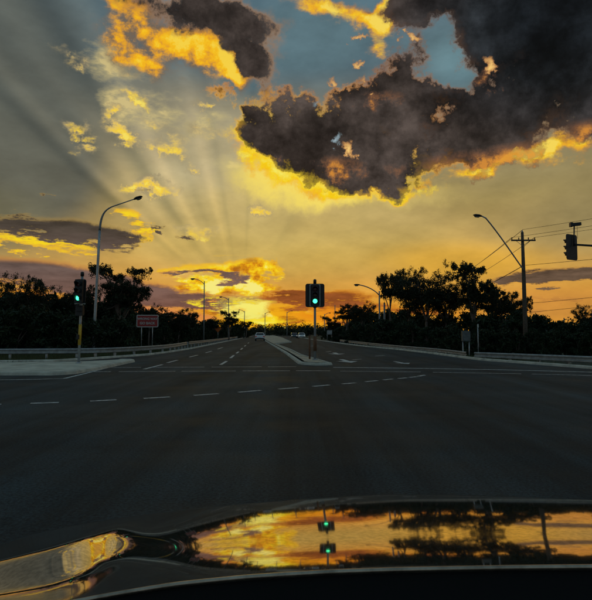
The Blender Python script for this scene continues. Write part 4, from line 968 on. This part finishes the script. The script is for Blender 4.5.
for i, px in enumerate(cols):
    az = math.atan((px - CX) / F / (math.cos(PITCH))) ; AZg[i] = az
    ca = math.cos(az)
    def dep(y):
        d = direction(px, y); return -math.asin(d.z)
    y0, y1 = tab(REAR, px), tab(EDGE, px); tb, bb, pk = tab(TOPB, px), tab(BOTB, px), tab(PEAK, px)
    cen_, hw = (tb + bb) / 2, (bb - tb) / 2
    r = Y_REAR / ca; z = CAMZ - math.tan(dep(y0)) * r
    for j in range(NR_ + 1):
        y = y0 + (y1 - y0) * j / NR_
        q = (y - cen_) / hw; e = pk * (1 - (math.sqrt(q * q + .03) - math.sqrt(.03)) / (math.sqrt(1.03) - math.sqrt(.03)))
        if px < 125: e = e + (pk * (1 - q ** 4) - e) * min(1, (125 - px) / 30)
        e = max(e, -9)
        d = dep(y)
        if j:
            # intersect the next line of sight with the local slope
            r2 = (z + s_ * r - CAMZ) / (s_ - math.tan(d)) if False else None
            # z(r2) = z - s_*(r2-r) must equal CAMZ - tan(d)*r2
            r2 = (CAMZ - z - s_ * r) / (math.tan(d) - s_); z = z - s_ * (r2 - r); r = r2
        tau = (math.degrees(d) - e) / 2
        s_ = math.tan(D2R(tau))
        Rg[i, j] = r; Zg[i, j] = z
def blur(A, n):
    for _ in range(n):
        B = A.copy(); B[1:-1] = (A[:-2] + 2 * A[1:-1] + A[2:]) / 4; A = B
    return A
Zg = blur(Zg, 10); Rg = blur(Rg, 10)
print('HOOD r far', Rg[:, -1].min(), Rg[:, -1].max(), 'z', Zg.min(), Zg.max())
car = empty('car', (0, 1.4, 0), label='dark glossy car whose mirror-like bonnet fills the foreground and reflects the sunset', cat='car')
def paint():
    m = bpy.data.materials.new('bonnet_paint'); m.use_nodes = True; nt = m.node_tree; p = nt.nodes['Principled BSDF']; L = nt.links.new
    t = nt.nodes.new('ShaderNodeTexCoord')
    p.inputs['Metallic'].default_value = .94; p.inputs['Base Color'].default_value = (.50, .44, .38, 1); p.inputs['Roughness'].default_value = .045
    n = nt.nodes.new('ShaderNodeTexNoise'); n.inputs['Scale'].default_value = 90; n.inputs['Detail'].default_value = 6; L(t.outputs['Object'], n.inputs[0])
    n2 = nt.nodes.new('ShaderNodeTexNoise'); n2.inputs['Scale'].default_value = 6; n2.inputs['Detail'].default_value = 6; L(t.outputs['Object'], n2.inputs[0])
    r = nt.nodes.new('ShaderNodeMapRange'); L(n.outputs[0], r.inputs[0]); r.inputs[1].default_value = .35; r.inputs[2].default_value = .62; r.inputs[3].default_value = .62; r.inputs[4].default_value = 1.0
    r2 = nt.nodes.new('ShaderNodeMapRange'); L(n2.outputs[0], r2.inputs[0]); r2.inputs[1].default_value = .35; r2.inputs[2].default_value = .65; r2.inputs[3].default_value = .8; r2.inputs[4].default_value = 1.1
    mu = nt.nodes.new('ShaderNodeMath'); mu.operation = 'MULTIPLY'; L(r.outputs[0], mu.inputs[0]); L(r2.outputs[0], mu.inputs[1])
    mx = nt.nodes.new('ShaderNodeVectorMath'); mx.operation = 'SCALE'; mx.inputs[0].default_value = (.60, .52, .44); L(mu.outputs[0], mx.inputs['Scale']); L(mx.outputs[0], p.inputs['Base Color'])
    return m
M['bonnet'] = paint()
vs = []
for i in range(NC_):
    sa, ca = math.sin(AZg[i]), math.cos(AZg[i])
    for j in range(NR_ + 1): vs.append((Rg[i, j] * sa, Rg[i, j] * ca - 1.4, Zg[i, j]))
    # the nose of the bonnet rolls over and drops to the grille
    r, z = Rg[i, -1], Zg[i, -1]
    for k_ in range(1, 9):
        a = math.pi / 2 * k_ / 8; vs.append(((r + .10 * math.sin(a)) * sa, (r + .10 * math.sin(a)) * ca - 1.4, z - .05 * math.sin(a) * .3 - .14 * (1 - math.cos(a))))
    vs.append(((r + .11) * sa, (r + .11) * ca - 1.4, z - .5))
nr = NR_ + 10
fs = [(i * nr + j, (i + 1) * nr + j, (i + 1) * nr + j + 1, i * nr + j + 1) for i in range(NC_ - 1) for j in range(nr - 1)]
MB().add(vs, fs, True).build('bonnet', M['bonnet'], car)
# rolled rear lip of the bonnet
lip = [(Rg[i, 0] * math.sin(AZg[i]), Rg[i, 0] * math.cos(AZg[i]) - 1.4 - .006, Zg[i, 0] - .001) for i in range(0, NC_, 2)]
M['lip'] = mat('bonnet_lip', (.42, .34, .26), .28, .9, nscale=20, namt=.35)
MB().tube(lip, .0042, 10).build('bonnet_lip', M['lip'], car)
# matt black cowl tray under the windscreen
M['cowl'] = mat('cowl_plastic', (.006, .006, .006), .8, spec=.15)
vs = []
for k_, (dy, dz) in enumerate(((-.006, -.006), (-.03, -.03), (-.1, -.06), (-.24, -.05), (-.34, -.02))):
    for i in range(0, NC_, 4): vs.append((Rg[i, 0] * math.sin(AZg[i]), Rg[i, 0] * math.cos(AZg[i]) - 1.4 + dy, Zg[i, 0] + dz))
n = len(range(0, NC_, 4))
MB().add(vs, [(a * n + i, (a + 1) * n + i, (a + 1) * n + i + 1, a * n + i + 1) for a in range(4) for i in range(n - 1)], True).build('cowl', M['cowl'], car)
